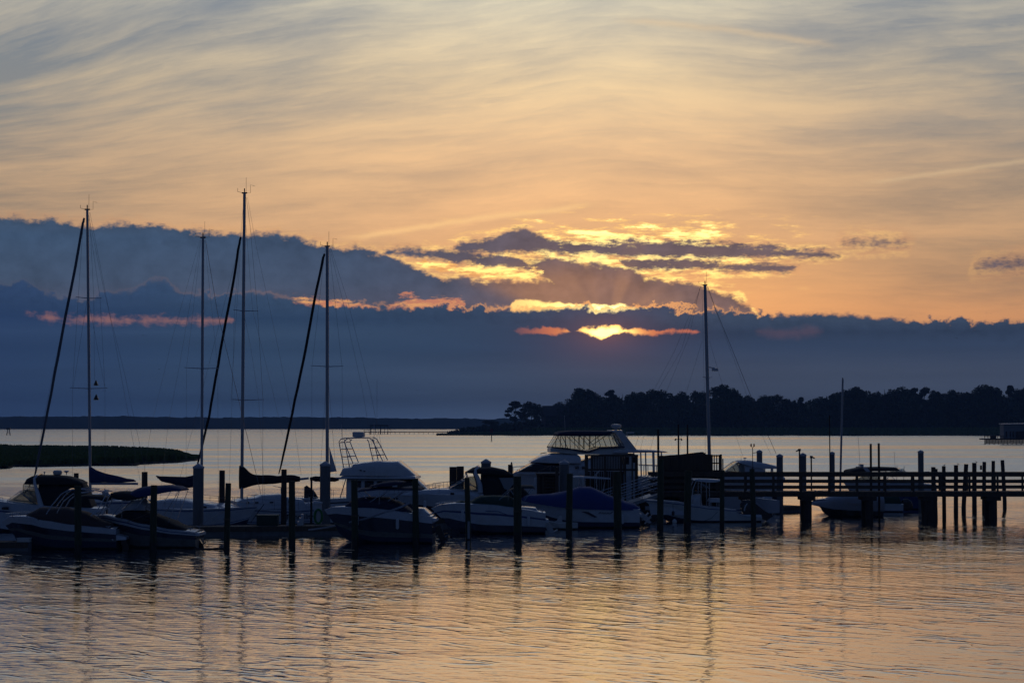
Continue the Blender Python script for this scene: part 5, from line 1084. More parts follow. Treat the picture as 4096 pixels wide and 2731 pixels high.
# ---- covered boat seen under the pier
b = Boat('runabout', 'runabout under a pale grey full cover, seen beneath the pier deck', 'motorboat', 3400, 2064, -1, 2, 'boats seen beneath the pier')
mb = MB(); hull_mesh(mb, b.L(3522), b.L(3247), b.L(3290), 2.2, b.P([(3247, 1998), (3300, 1994), (3400, 2008), (3522, 2012)]), rows=[(0, 2), (0.4, 1), (1.0, 0)], draft=0.3)
b.part('hull', mb, [M['gelcoat'], M['gelcoat_black'], M['bottom_paint']])
b.loft('boat_cover', [(3250, 2004), (3290, 1996), (3325, 1982), (3380, 1972), (3480, 1972), (3525, 1976)], [(3250, 2018), (3325, 2032), (3420, 2038), (3525, 2040)], [(3250, 0.4), (3320, 1.05), (3525, 1.12)], M['canvas_white'], e=0.55, wob=0.04)
b = Boat('runabout', 'small white boat with dark green canvas and black outboard beneath the pier', 'motorboat', 3570, 2046, -1, -2, 'boats seen beneath the pier')
mb = MB(); hull_mesh(mb, b.L(3605), b.L(3460), b.L(3490), 2.0, b.P([(3460, 2008), (3530, 2012), (3605, 2014)]), rows=[(0, 2), (1.0, 0)], draft=0.25, n=14)
b.part('hull', mb, [M['gelcoat'], M['gelcoat'], M['bottom_paint']])
b.loft('canvas_enclosure', [(3522, 1990), (3526, 1980), (3590, 1980), (3598, 2000)], 2014, 0.85, M['canvas_green'], e=0.45)
b.loft('outboard', [(3604, 2010), (3610, 1996), (3630, 1992), (3644, 2002), (3650, 2020)], [(3604, 2028), (3625, 2036), (3650, 2030)], 0.2, M['gelcoat_black'], e=0.6)
b = Boat('skiff', 'small pale skiff on the float behind the outboard, seen beneath the pier', 'dinghy', 3068, 2040, -1, 6, 'boats seen beneath the pier', D=134)
mb = MB(); hull_mesh(mb, b.L(3110), b.L(3015), b.L(3030), 1.5, [(b.L(3110), 0.95), (b.L(3015), 1.1)], rows=[(0, 1), (1.0, 0)], draft=-0.2, deck=False, sole=0.45, n=14)
b.part('hull', mb, [M['gelcoat'], M['gelcoat_cream']])
b.loft('console', [(3050, 1988), (3056, 1982), (3080, 1982), (3084, 1998)], 2020, 0.35, M['gelcoat'], e=0.4)

BT = {}
for q in BT_LIST:
    l = q.e['label']
    for k, w_ in (('brown', 'brown cockpit cover'), ('bimini', 'blue double stripe'), ('navy', 'navy hulled runabout with white deck'), ('green', 'dark green cockpit cover'), ('express', 'white express cruiser'), ('fisher', 'white flybridge boat'), ('yacht', 'big white motor yacht'), ('royal', 'tent-like')):
        if w_ in l: BT[k] = q
# fenders, cleats and bow rails on the motor boats
def fender(bt, px, py, y, matl='white_plastic'):
    mb = MB(); x, z = bt.L(px), bt.Z(py); mb.tube([(x, y * 0.97, z + 0.02), (x, y, z - 0.28)], 0.008, 4); mb.lathe([(0.02, -0.30), (0.085, -0.25), (0.09, 0.0), (0.085, 0.22), (0.02, 0.28)], (x, y, z - 0.50), 9); bt.part('fender', mb, M[matl])
def cleat(bt, px, py, y):
    mb = MB(); x, z = bt.L(px), bt.Z(py); mb.tube([(x - 0.12, y, z + 0.08), (x, y, z + 0.06), (x + 0.12, y, z + 0.08)], 0.018, 5); mb.tube([(x, y, z - 0.02), (x, y, z + 0.07)], 0.025, 5); bt.part('cleat', mb, M['metal'])
for bt, fs_, cs_, y in ((BT['brown'], ((330, 2098),), ((60, 2060), (440, 2106)), 1.2), (BT['bimini'], ((640, 2100),), ((400, 2056), (780, 2112)), 1.2), (BT['navy'], ((1440, 2030), (1600, 2044)), ((1330, 2026), (1725, 2056)), 1.22),
                        (BT['green'], ((1850, 2014), (2110, 2038)), ((1770, 2014), (2165, 2044)), 1.24), (BT['express'], ((1700, 1976), (1830, 1978)), ((1650, 1970),), 1.55), (BT['fisher'], ((1430, 1990), (1700, 1960)), ((1740, 1952),), 1.7), (BT['yacht'], ((2130, 1888), (2320, 1890)), ((2080, 1882),), 2.0), (BT['royal'], ((2480, 2032),), ((2530, 2030),), 1.25)):
    for a_, c_ in fs_: fender(bt, a_, c_ + 4, -bt.dir * -y if False else (y if bt.dir < 0 else -y))
    for a_, c_ in cs_:
        for sg in (-1, 1): cleat(bt, a_, c_, sg * y * (0.35 if a_ == cs_[0][0] else 0.85))
rails(BT['brown'], [(30, 2050), (80, 2046), (125, 2048)], [(30, 0.25), (80, 0.7), (125, 0.95)], posts=4, drop=0.18)
rails(BT['green'], [(1745, 2012), (1790, 2004), (1840, 2002)], [(1745, 0.25), (1790, 0.7), (1840, 1.0)], posts=4, drop=0.14)
rails(BT['yacht'], [(2054, 1866), (2120, 1862), (2240, 1862), (2330, 1866)], [(2054, 0.3), (2120, 1.3), (2240, 1.85), (2330, 1.95)], posts=9, drop=0.40)
rails(BT['fisher'], [(1720, 1934), (1780, 1926), (1842, 1922)], [(1720, 1.5), (1780, 1.1), (1842, 0.2)], posts=5, drop=0.40)
for q, w_ in ((2290, 14), (2316, 12)): mb = MB(); mb.loft([(BT['yacht'].L(q + w_), BT['yacht'].Z(1872), BT['yacht'].Z(1860), 1.68), (BT['yacht'].L(q), BT['yacht'].Z(1872), BT['yacht'].Z(1860), 1.68)], e=0.3); BT['yacht'].part('side_window', mb, M['glass_dark'])
mb = MB(); mb.loft([(BT['bimini'].L(560), BT['bimini'].Z(2036), BT['bimini'].Z(2020), 0.25), (BT['bimini'].L(575), BT['bimini'].Z(2036), BT['bimini'].Z(2012), 0.25)], e=0.5); BT['bimini'].part('seat', mb, M['white_plastic'])

# ================================================================== docks, pilings, pier
def gpt(px, py): D = dist(py); return at(px, py, D), D
def piling(px, top, base, w_, label, name='piling', group=None, lean=0.0, mats=None, wet=0.5, square=False):
    p, D = gpt(px, base); s_ = F / D; h = CAMH + (HY - top) / s_; r = w_ / 2 / s_
    e = thing(name, label, 'piling', (p.x, p.y, 0), random.uniform(0, 3), group)
    if D > 0:
        mb = MB(); mb.tube([(0, 0, wet), (lean * 0.5 * h / 3, 0, h * 0.6), (lean * h / 3, 0, h)], [r, r * 0.98, r * 0.94], 12)
        e.rotation_euler = (0, 0, 0); mb.obj('post', M[(mats or ('pile_green', 'pile_wet'))[0]], e)
        mb = MB(); mb.tube([(0, 0, -0.6), (0, 0, wet)], r * 1.02, 12); mb.obj('waterline_band', M[(mats or ('pile_green', 'pile_wet'))[1]], e)
    return e, h, r, s_
GN = 'slim wooden pilings along the near edge of the marina'
near = [(312, 1941, 2206, 29, 'slim piling in front of the brown covered runabout, leftmost of the near row'),
        (612, 1939, 2198, 28, 'slim piling in front of the runabout with the blue bimini'),
        (907, 1931, 2192, 24, 'slim piling standing in open water left of the dark green dock box'),
        (1168, 1922, 2182, 27, 'slim piling in front of the boat name on the tall sloop'),
        (1420, 1918, 2178, 27, 'slim piling in front of the bow half of the navy hulled runabout'),
        (1663, 1913, 2174, 25, 'slim piling near the stern of the navy hulled runabout'),
        (1873, 1909, 2158, 22, 'slim piling with a pale pipe strapped to it, before the green covered runabout'),
        (2071, 1904, 2156, 33, 'thick piling in front of the stern of the green covered runabout'),
        (2276, 1893, 2142, 26, 'slim piling in front of the peak of the royal blue cover'),
        (2471, 1885, 2136, 32, 'thick piling before the aft end of the royal blue cover'),
        (2641, 1836, 2116, 26, 'tall piling at the left end of the dark board screen'),
        (2749, 1881, 2110, 29, 'piling in front of the T-top boat forward of its console'),
        (2888, 1879, 2108, 19, 'slim piling before the stern of the T-top console boat'),
        (3014, 1874, 2096, 22, 'piling beside the black tilted outboard, a small bird perched on it')]
for px, tp, bs, w_, lab in near:
    e, h, r, s_ = piling(px, tp, bs, w_, lab, group=GN, wet=0.35, lean=random.uniform(-0.07, 0.07))
    if px == 1873:
        mb = MB(); mb.tube([(0.02, -r - 0.05, h * 0.02), (0.02, -r - 0.05, h * 0.30)], 0.06, 8); mb.obj('strapped_pipe', M['rope_pale'], e)
    if px in (907, 1420, 2071, 2276):
        mb = MB()
        for zz in (0.44, 0.455): mb.tube([((r + 0.015) * math.cos(t * 0.524), (r + 0.015) * math.sin(t * 0.524), h * zz) for t in range(13)], 0.015, 5, cap=False)
        mb.obj('rope_turns', M['rope'], e)
GB = 'dark pilings standing behind the near boats'
for px, tp, bs, w_, lab in [(303, 1891, 2110, 21, 'short dark piling showing above the black canvas of the far left cruiser'), (577, 1886, 2100, 25, 'dark piling between two sail covers at the left'), (887, 1880, 2112, 24, 'dark piling touching the slim piling left of the green dock box'),
                            (1135, 1876, 2112, 23, 'wide piling behind the black sail cover of the tallest mast'), (1245, 1908, 2105, 9, 'thin post between the black wheel cover and the capped post')]:
    piling(px, tp, bs, w_, lab, group=GB, mats=('wood_dark', 'pile_wet'))
GC = 'sleeved pilings with white cone caps'
caps = [(792, 1852, 2134, 43, 'broad sleeved piling with white cap before the bare left mast'), (1300, 1843, 2118, 42, 'broad sleeved piling with white cap at the fourth sloop, green hose near its foot'),
        (1944, 1834, 2100, 39, 'broad sleeved piling with white cap in front of the black canvas express cruiser'), (2257, 1838, 2090, 38, 'broad sleeved piling with white cap before the yacht brow, beside the louvred box'),
        (3039, 1798, 2040, 23, 'capped piling beyond the pier beside the twin red lanterns'), (3120, 1814, 2056, 26, 'capped piling where the thick backstay of the dark mast comes down'), (3213, 1810, 2056, 27, 'capped piling between two small camera posts on the pier'),
        (3330, 1805, 2046, 21, 'capped piling beside the tall bare mast on the right'), (3685, 1799, 2040, 23, 'capped piling standing alone beyond the pier, left of the short weathered piles')]
for px, tp, bs, w_, lab in caps:
    p, D = gpt(px, bs); s_ = F / D; r = w_ / 2 / s_; hc = 0.38 * w_ / s_; h = CAMH + (HY - tp) / s_ - hc
    e = thing('capped_piling', lab, 'piling', (p.x, p.y, 0), 0, GC)
    mb = MB(); mb.tube([(0, 0, -0.5), (0, 0, h)], r, 16); mb.obj('sleeve', M['sleeve'], e)
    mb = MB(); mb.lathe([(r * 1.08, -0.06), (r * 1.08, 0.04), (r * 0.9, 0.08), (0.02, hc)], (0, 0, h), 16); mb.obj('cone_cap', M['cap_white'], e)

def plank_dock(name, label, pts, width_px_y, top_z, group=None, skirt=0.35, cat='dock'):
    """floating dock between two ground points given by photo pixels of its near edge"""
    (x0, y0), (x1, y1) = pts; a, D0 = gpt(x0, y0); b_, D1 = gpt(x1, y1); a.z = b_.z = 0
    d = b_ - a; L_ = d.length; ang = math.atan2(d.y, d.x); w_ = width_px_y
    e = thing(name, label, cat, (a.x, a.y, 0), ang, group)
    mb = MB(); n_ = max(int(L_ / 0.16), 2); g = random.Random(3)
    for i in range(n_): mb.box(i * L_ / n_ + 0.008, (i + 1) * L_ / n_ - 0.008, 0, w_, top_z - 0.04, top_z + g.uniform(-0.004, 0.004))
    mb.obj('decking', M['plank'], e, smooth=False)
    mb = MB(); mb.box(0, L_, -0.05, -0.002, top_z - 0.26, top_z + 0.01); mb.box(0, L_, w_ + 0.002, w_ + 0.05, top_z - 0.26, top_z + 0.01); mb.obj('fender_board', M['wood'], e, smooth=False)
    mb = MB(); mb.box(0.03, L_ - 0.03, 0.03, w_ - 0.03, -0.2, top_z - 0.045); mb.obj('float', M['concrete'], e, smooth=False)
    return e
plank_dock('floating_dock', 'long grey floating dock in front of the sloops, carrying the green dock box', ((640, 2146), (1420, 2138)), 1.8, 0.50)
plank_dock('floating_dock', 'short finger dock at the bottom left corner below the striped runabout', ((-120, 2204), (112, 2203)), 1.2, 0.42)
plank_dock('floating_dock', 'floating dock running behind the green and blue covered runabouts to the gangway foot', ((1420, 2122), (2640, 2072)), 1.8, 0.5)
plank_dock('floating_dock', 'low float seen beneath the pier carrying the pale skiff', ((3020, 2054), (3215, 2046)), 3.6, 0.42)
# box on the corner dock
p, D = gpt(86, 2204); e = thing('dock_box', 'small pale box on the finger dock in the bottom left corner', 'dock box', (p.x, p.y + 0.5, 0.42)); 
mb = MB(); mb.box(-0.3, 0.3, -0.2, 0.2, 0, 0.16); mb.obj('body', M['gelcoat_cream'], e, smooth=False); mb = MB(); mb.box(-0.32, 0.32, -0.22, 0.22, 0.162, 0.2); mb.obj('lid', M['gelcoat_cream'], e, smooth=False)
# green dock box with lid
p, D = gpt(1062, 2141); s_ = F / (D + 1.0); e = thing('dock_box', 'dark green dock box with pale top edge on the floating dock', 'dock box', (p.x, p.y + 1.0, 0.5)); W_ = 84 / s_; H_ = 44 / s_
mb = MB(); mb.box(-W_ / 2, W_ / 2, -0.32, 0.32, 0, H_ * 0.84); mb.obj('body', M['dock_green'], e, smooth=False)
mb = MB(); mb.loft([(-W_ / 2 - 0.03, H_ * 0.85, H_ * 0.99, 0.35), (W_ / 2 + 0.03, H_ * 0.85, H_ * 0.99, 0.35)], e=0.35); mb.obj('lid', M['dock_green'], e, smooth=False)
# white dock steps and pedestal near the name
for px, w_, h_, lab in ((1150, 26, 40, 'white dock steps standing right of the green dock box'), (1192, 22, 44, 'white dock steps under the stern of the tall sloop, second from the green dock box')):
    p, D = gpt(px, 2140); s_ = F / (D + 1.2); e = thing('dock_steps', lab, 'steps', (p.x, p.y + 1.2, 0.5), 0, 'white dock steps')
    for k in range(3):
        mb = MB(); mb.box(-w_ / 2 / s_ + 0.1 * k, w_ / 2 / s_, -0.25, 0.25, h_ / s_ * k / 3 + (0.002 if k else 0), h_ / s_ * (k + 1) / 3); mb.obj('step', M['white_plastic'], e, smooth=False)
# power pedestal with coiled green hose
p, D = gpt(1266, 2134); s_ = F / (D + 0.8); e = thing('dock_pedestal', 'white power pedestal on the dock left of the broad capped piling', 'pedestal', (p.x - 0.05, p.y + 1.25, 0.5))
mb = MB(); mb.box(-0.2, 0.2, -0.16, 0.16, 0, 1.12); mb.obj('body', M['white_plastic'], e, smooth=False); mb = MB(); mb.loft([(-0.24, 1.122, 1.3, 0.2), (0.24, 1.122, 1.22, 0.2)], e=0.5); mb.obj('cap', M['white_plastic'], e)
mb = MB(); 
for k in range(4): mb.tube([((0.17 + 0.025 * k) * math.cos(t * 0.3925), -0.035 * (k % 2), 0.42 + (0.36 + 0.02 * k) * math.sin(t * 0.3925)) for t in range(17)], 0.028, 6, cap=False)
o = mb.obj('garden_hose', M['hose_green']); o.location = (p.x, p.y + 1.02, 0.5); tag(o, 'coiled bright green hose hanging on the white pedestal', 'hose')
# life ring
p = at(426, 2049, 101.0); mb = MB(); n_ = 24
mb.tube([(0.115 * 1.25 * math.cos(t * 0.2618), 0, 0.235 * math.sin(t * 0.2618)) for t in range(25)], 0.055, 8, cap=False)
o = mb.obj('life_ring', M['white_plastic']); o.location = p; tag(o, 'white oval life ring hanging above the blue striped runabout bow', 'life ring')
mb = MB(); mb.tube([(p.x, p.y + 0.1, -0.4), (p.x, p.y + 0.1, p.z + 0.4)], 0.04, 8); o = mb.obj('hanger_post', M['wood_dark']); tag(o, 'thin dark post that the white life ring hangs on', 'post')
# twin dark piles between the boats
p, D = gpt(1830, 2092); s_ = F / D
for dx, lab in ((-17, 'square dark pile, left one of the pair left of the express cruiser windshield'), (12, 'square dark pile, right one of the pair left of the express cruiser windshield')):
    e = thing('square_pile', lab, 'piling', (p.x + dx / s_, p.y, 0), 0, 'pair of square dark piles'); mb = MB(); h = CAMH - (1866 - (2 if dx > 0 else 0) - HY) / s_; mb.box(-15 / s_, 13 / s_, -0.25, 0.25, -0.5, h); mb.obj('post', M['wood_dark'], e, smooth=False)
# owl decoy post
p, D = gpt(2042, 2094); s_ = F / D; e = thing('bird_post', 'short dark post with a pointed ornament, right of the express cruiser canvas', 'post', (p.x, p.y, 0)); h = CAMH - (1857 - HY) / s_
mb = MB(); mb.box(-10 / s_, 9 / s_, -0.13, 0.13, -0.5, h); mb.obj('post', M['wood_dark'], e, smooth=False); mb = MB(); mb.lathe([(0.01, 0), (0.07, 0.03), (0.05, 0.1), (0.01, 0.17)], (4 / s_, 0, h), 8); mb.obj('ornament', M['dark_plastic'], e)

# ---- pier
PD = 126.5; PZ = CAMH + (HY - 1965) / (F / PD); ps = F / PD
def pxx(px, D=PD): return (px - 2048) / F * D
X0, X1 = pxx(2600), pxx(4300); W0 = 1.9
e = thing('pier', 'long wooden pier on heavy bents with three-board railings, running off to the right', 'pier', (X0, PD, 0)); L_ = X1 - X0
mb = MB(); n_ = int(L_ / 0.16); g = random.Random(9)
for i in range(n_): mb.box(i * L_ / n_ + 0.01, (i + 1) * L_ / n_ - 0.01, -0.05, W0 + 0.05, PZ - 0.045, PZ + g.uniform(-0.006, 0.006))
mb.obj('decking', M['plank'], e, smooth=False)
for y in (0.0, W0 * 0.5, W0 - 0.1):
    mb = MB(); mb.box(0, L_, y, y + 0.09, PZ - 0.32, PZ - 0.048); mb.obj('stringer', M['wood'], e, smooth=False)
def zrow(py): return CAMH + (HY - py) / ps
def rail_set(y0, posts, zf):
    for (a_, b_) in ((1893, 1905), (1919, 1930), (1943, 1953)):
        mb = MB(); xs_ = [0] + [k * 3.6 + 1.0 for k in range(1, int(L_ / 3.6))] + [L_]
        for u0, u1 in zip(xs_, xs_[1:]):
            d0, d1 = g.uniform(-0.012, 0.012), g.uniform(-0.012, 0.012); za, zb_ = zrow(b_), zrow(a_)
            mb.add([(u0 + .004, y0 - .045, za + d0), (u1 - .004, y0 - .045, za + d1), (u1 - .004, y0 - .008, za + d1), (u0 + .004, y0 - .008, za + d0), (u0 + .004, y0 - .045, zb_ + d0), (u1 - .004, y0 - .045, zb_ + d1), (u1 - .004, y0 - .008, zb_ + d1), (u0 + .004, y0 - .008, zb_ + d0)],
                   [(0, 3, 2, 1), (4, 5, 6, 7), (0, 1, 5, 4), (1, 2, 6, 5), (2, 3, 7, 6), (3, 0, 4, 7)])
        mb.obj('rail', M['wood'], e, smooth=False)
    mb = MB(); mb.box(0, L_, y0 - 0.06, y0 + 0.12, zrow(1893) + 0.004, zrow(1889) + 0.01); mb.obj('rail_cap', M['wood'], e, smooth=False)
    for px in posts:
        mb = MB(); x = pxx(px) - X0; mb.box(x - 0.06, x + 0.06, y0, y0 + 0.11, PZ - 0.28 if y0 < 0.5 else PZ + .01, zrow(1893)); mb.obj('railing_post', M['wood'], e, smooth=False)
rail_set(-0.06, [2642 + 112 * k for k in range(15)], 0)
rail_set(W0 - 0.04, [2660 + 112 * k for k in range(15)], 0)
for px in (2745, 2990, 3230, 3475, 3717, 3971, 4215):
    w_ = 34 if px != 3717 else 44
    for y in (0.25, W0 - 0.3):
        mb = MB(); mb.tube([(pxx(px) - X0 + (0.1 if px == 3717 and y > 1 else 0), y, -0.6), (pxx(px) - X0, y, PZ - 0.56)], 0.26 if w_ < 40 else 0.30, 12); mb.obj('pile', M['pile_wet' if False else 'wood_dark'], e)
    if px == 3717:
        mb = MB(); mb.tube([(pxx(3738) - X0, 0.25, -0.6), (pxx(3736) - X0, 0.25, PZ - 0.56)], 0.2, 12); mb.obj('pile', M['wood_dark'], e)
        mb = MB(); mb.tube([(pxx(3698) - X0, 0.25, -0.6), (pxx(3700) - X0, 0.25, PZ - 0.56)], 0.2, 12); mb.obj('pile', M['wood_dark'], e)
    mb = MB(); x = pxx(px) - X0; mb.box(x - 0.46, x + 0.46, -0.02, 0.12, PZ - 0.58, PZ - 0.322); mb.box(x - 0.42, x + 0.42, 0.122, W0 - 0.02, PZ - 0.55, PZ - 0.322); mb.obj('cap_beam', M['wood_dark'], e, smooth=False)
# posts and lamps standing on or by the pier
def post(px, top, D, w_, lab, zb=None, cat='post', name='tall_post', lean=0.0, matl='wood_dark', group=None):
    s_ = F / D; h = CAMH + (HY - top) / s_; zb = -0.5 if zb is None else zb
    mb = MB(); mb.tube([((px + lean - px) / s_ * 0, 0, zb), (lean / s_, 0, h)], w_ / 2 / s_, 9)
    o = thing(name, lab, cat, (pxx(px, D), D, 0), 0, group); mb.obj('pole', M[matl], o); return o, h, s_
GP = 'slender dark poles around the board screen'
post(2632, 1716, 129.2, 9, 'slender dark pole rising from the left end of the board screen', group=GP, name='slender_pole')
o, h, s_ = post(2713, 1697, 129.2, 7, 'slender pole with two small lamps sprouting from its sides', group=GP, name='slender_pole')
mb = MB(); 
for sg in (-1, 1): mb.tube([(0, 0, h - 1.0), (sg * 0.16, 0, h - 0.95)], 0.02, 5); mb.lathe([(0.02, 0.06), (0.07, -0.06), (0.02, -0.08)], (sg * 0.2, 0, h - 0.98), 8)
mb.obj('side_lamp', M['dark_plastic'], o)
post(2749, 1697, 129.2, 7, 'slender dark pole, right one of the two poles close together over the screen', group=GP, name='slender_pole')
GT2 = 'twin tall square posts rising through the pier'
post(3481, 1774, 128.9, 9, 'tall dark post rising through the pier, left of the twin pair', group=GT2, name='twin_post'); post(3513, 1772, 128.9, 9, 'tall dark post rising through the pier, right of the twin pair', group=GT2, name='twin_post')
post(3318, 1660, 134, 4.5, 'very thin pole just left of the tall bare mast', name='thin_pole', lean=-1)
for px, tp, sgn, lab in ((3196, 1795, -1, 'hooked lamp post on the pier, its head bent to the left'), (3243, 1823, 1, 'short post with a small camera turned right, right of the capped piling')):
    o, h, s_ = post(px, tp, 128.8, 6, lab, zb=PZ, name='lamp_post', cat='lamp post', group='small lamp and camera posts on the pier')
    mb = MB(); mb.box(-0.08, 0.08, -0.06, 0.06, h - 0.14, h + 0.02); mb.tube([(0, 0, h - 0.08), (sgn * 0.14, 0, h - 0.10)], 0.03, 5); mb.prism([(sgn * 0.1, h - 0.04), (sgn * 0.24, h - 0.13), (sgn * 0.22, h - 0.19), (sgn * 0.08, h - 0.13)], -0.06, 0.06); mb.obj('lamp_head', M['dark_plastic'], o, smooth=False)
# twin red lanterns on a bracket
D = 134.0; s_ = F / D; e2 = thing('lantern_post', 'thin post with two small red lanterns side by side, beside a capped piling', 'lamp post', (pxx(3009, D), D, 0))
mb = MB(); mb.tube([(0, 0, PZ), (0, 0, CAMH + (HY - 1789) / s_)], 0.025, 6); mb.tube([(0, 0, CAMH + (HY - 1811) / s_), (0.32, 0, CAMH + (HY - 1809) / s_)], 0.02, 5); mb.tube([(-0.10, 0, CAMH + (HY - 1785) / s_), (0, 0, CAMH + (HY - 1790) / s_), (0.10, 0, CAMH + (HY - 1785) / s_)], 0.018, 5); mb.obj('bracket', M['dark_plastic'], e2)
for sg in (-1, 1): mb = MB(); mb.lathe([(0.045, 0), (0.05, 0.03), (0.05, 0.17), (0.03, 0.21)], (sg * 0.10, 0, CAMH + (HY - 1786) / s_), 8); mb.obj('lantern', M['lamp_red'], e2)

# ---- board screen, slatted fence and louvred box
p = Vector((pxx(2640), PD + 2.4, 0)); D = PD + 2.4; s_ = F / D
def zr(py, D_): return CAMH + (HY - py) / (F / D_)
e = thing('board_screen', 'solid dark board screen with a sloping top edge, standing on the pier head', 'fence', (pxx(2636, D), D, PZ)); mb = MB()
x0, x1 = 0, (2846 - 2636) / s_; n_ = 26
for i in range(n_):
    a_, b_ = x0 + (x1 - x0) * i / n_, x0 + (x1 - x0) * (i + 1) / n_; px = 2636 + (i + 0.5) / n_ * 210; zt = zr(itp([(2636, 1822), (2700, 1818), (2813, 1806), (2824, 1816), (2846, 1817)], px), D) - PZ
    dz_ = 0.004 * (i % 3); mb.box(a_ + 0.001, b_ - 0.001, -0.02 - dz_, 0.02 - dz_, 0.0, zt + g.uniform(-0.01, 0.01))
mb.obj('boards', M['wood'], e, smooth=False)
mb = MB(); mb.box(x0, x1, 0.022, 0.10, 0.5, 0.6); mb.box(x0, x1, 0.022, 0.10, 1.6, 1.7); mb.obj('stretcher_rail', M['wood_dark'], e, smooth=False)
for px in (2848, 2856, 2866, 2876): mb = MB(); x = (px - 2636) / s_; mb.box(x - 0.045, x + 0.03, -0.02, 0.03, 0, zr(1818, D) - PZ); mb.obj('slat', M['wood_dark'], e, smooth=False)
for px, w_, tp in ((2882, 8, 1816), (2890, 4, 1834)): mb = MB(); x = (px - 2636) / s_; mb.box(x - w_ / 2 / s_, x + w_ / 2 / s_, -0.06, 0.06, 0, zr(tp, D) - PZ); mb.obj('post', M['wood_dark'], e, smooth=False)
for z_ in (1819, 1849): mb = MB(); mb.box((2846 - 2636) / s_, (2884 - 2636) / s_, 0.032, 0.06, zr(z_ + 5, D) - PZ, zr(z_, D) - PZ); mb.obj('slat_rail', M['wood_dark'], e, smooth=False)
# pier head platform below it
e = thing('dock_platform', 'dark wooden platform carrying the board screen at the head of the gangway', 'platform', (pxx(2560), PD + 0.9, 0)); w_ = (2900 - 2560) / ps
mb = MB(); 
for i in range(28): mb.box(w_ * i / 28 + 0.01, w_ * (i + 1) / 28 - 0.01, 1.12, 5.2, PZ - 0.30, PZ - 0.25)
mb.obj('decking', M['plank'], e, smooth=False)
mb = MB(); mb.box(0, w_, 1.02, 1.10, PZ - 1.0, PZ - 0.22); mb.obj('skirt_board', M['wood_dark'], e, smooth=False)
for q in (0.3, w_ * 0.5, w_ - 0.3): mb = MB(); mb.tube([(q, 1.5, -0.5), (q, 1.5, PZ - 0.31)], 0.17, 10); mb.obj('pile', M['wood_dark'], e)
mb = MB(); 
for i in range(16): mb.box(w_ * i / 16 + 0.01, w_ * (i + 1) / 16 - 0.01, 1.115, 1.135, PZ - 0.2, PZ + 1.35 if i > 4 else PZ + 0.1)
mb.obj('privacy_boards', M['wood_dark'], e, smooth=False)

FDn = 127.5; sf = F / FDn; e = thing('slatted_fence', 'brown slatted fence enclosure in front of the big motor yacht, right of the capped piling', 'fence', (pxx(2336, FDn), FDn, 0)); xo = lambda px: (px - 2336) / sf
mb = MB(); 
for i in range(26):
    px = 2362 + i * 6.4
    if px > 2500: continue
    mb.box(xo(px), xo(px + 5.0), -0.015, 0.015, zr(1876, FDn), zr(1822, FDn))
mb.obj('slats', M['wood'], e, smooth=False)
for (a_, b_) in ((1817, 1824), (1874, 1882)): mb = MB(); mb.box(xo(2338), xo(2552), 0.017, 0.07, zr(b_, FDn), zr(a_, FDn)); mb.obj('fence_rail', M['wood'], e, smooth=False)
for px, w_ in ((2345, 14), (2366, 8), (2420, 10), (2482, 9), (2500, 7), (2528, 6), (2545, 12)): mb = MB(); mb.box(xo(px - w_ / 2), xo(px + w_ / 2), -0.05, 0.012 if False else 0.014, -0.4, zr(1820, FDn)); mb.obj('fence_post', M['wood'], e, smooth=False)
mb = MB(); 
for i in range(16): mb.box(xo(2352 + i * 9), xo(2359.5 + i * 9), 0.075, 0.095, zr(1985, FDn), zr(1884, FDn))
mb.obj('lower_boards', M['wood_dark'], e, smooth=False)
mb = MB(); 
for px, a_, b_ in ((2508, 1826, 1856), (2536, 1826, 1850)): mb.box(xo(px - 8), xo(px + 8), 0.1, 0.13, zr(b_, FDn), zr(a_, FDn))
mb.obj('hanging_board', M['wood_dark'], e, smooth=False)

BD = 122.5; sb = F / BD; e = thing('louvred_box', 'brown wooden box with louvred front and flat lid, left of a capped piling', 'box', (pxx(2146, BD), BD, 0)); xo = lambda px: (px - 2146) / sb
mb = MB(); mb.box(xo(2144), xo(2246), -0.1, 0.8, zr(1899, BD), zr(1892, BD)); mb.obj('lid', M['wood'], e, smooth=False)
for px, w_ in ((2154, 14), (2172, 8), (2228, 14)): mb = MB(); mb.box(xo(px - w_ / 2), xo(px + w_ / 2), -0.04, 0.06, 0.2, zr(1899.5, BD)); mb.obj('corner_post', M['wood'], e, smooth=False)
mb = MB()
for k in range(6): z_ = 1906 + k * 12; mb.add([(xo(2174), -0.02, zr(z_ + 9, BD)), (xo(2222), -0.02, zr(z_ + 9, BD)), (xo(2222), 0.08, zr(z_, BD)), (xo(2174), 0.08, zr(z_, BD)), (xo(2174), 0.0, zr(z_ + 9, BD)), (xo(2222), 0.0, zr(z_ + 9, BD)), (xo(2222), 0.10, zr(z_, BD)), (xo(2174), 0.10, zr(z_, BD))], [(0, 1, 2, 3), (7, 6, 5, 4), (0, 4, 5, 1), (2, 6, 7, 3), (0, 3, 7, 4), (1, 5, 6, 2)])
mb.obj('louvres', M['wood'], e, smooth=False)
mb = MB(); mb.box(xo(2150), xo(2236), 0.6, 0.64, 0.3, zr(1900, BD)); mb.obj('back_panel', M['wood_dark'], e, smooth=False)
# pilings beside that box and the yacht
piling(2228, 1868, 2092, 14, 'narrow post between the louvred box and its capped neighbour', group=GB, mats=('wood', 'pile_wet'))
piling(2460, 1884, 2090, 20, 'short piling in front of the slatted fence behind the thick near piling', group=GB, mats=('wood_dark', 'pile_wet'))

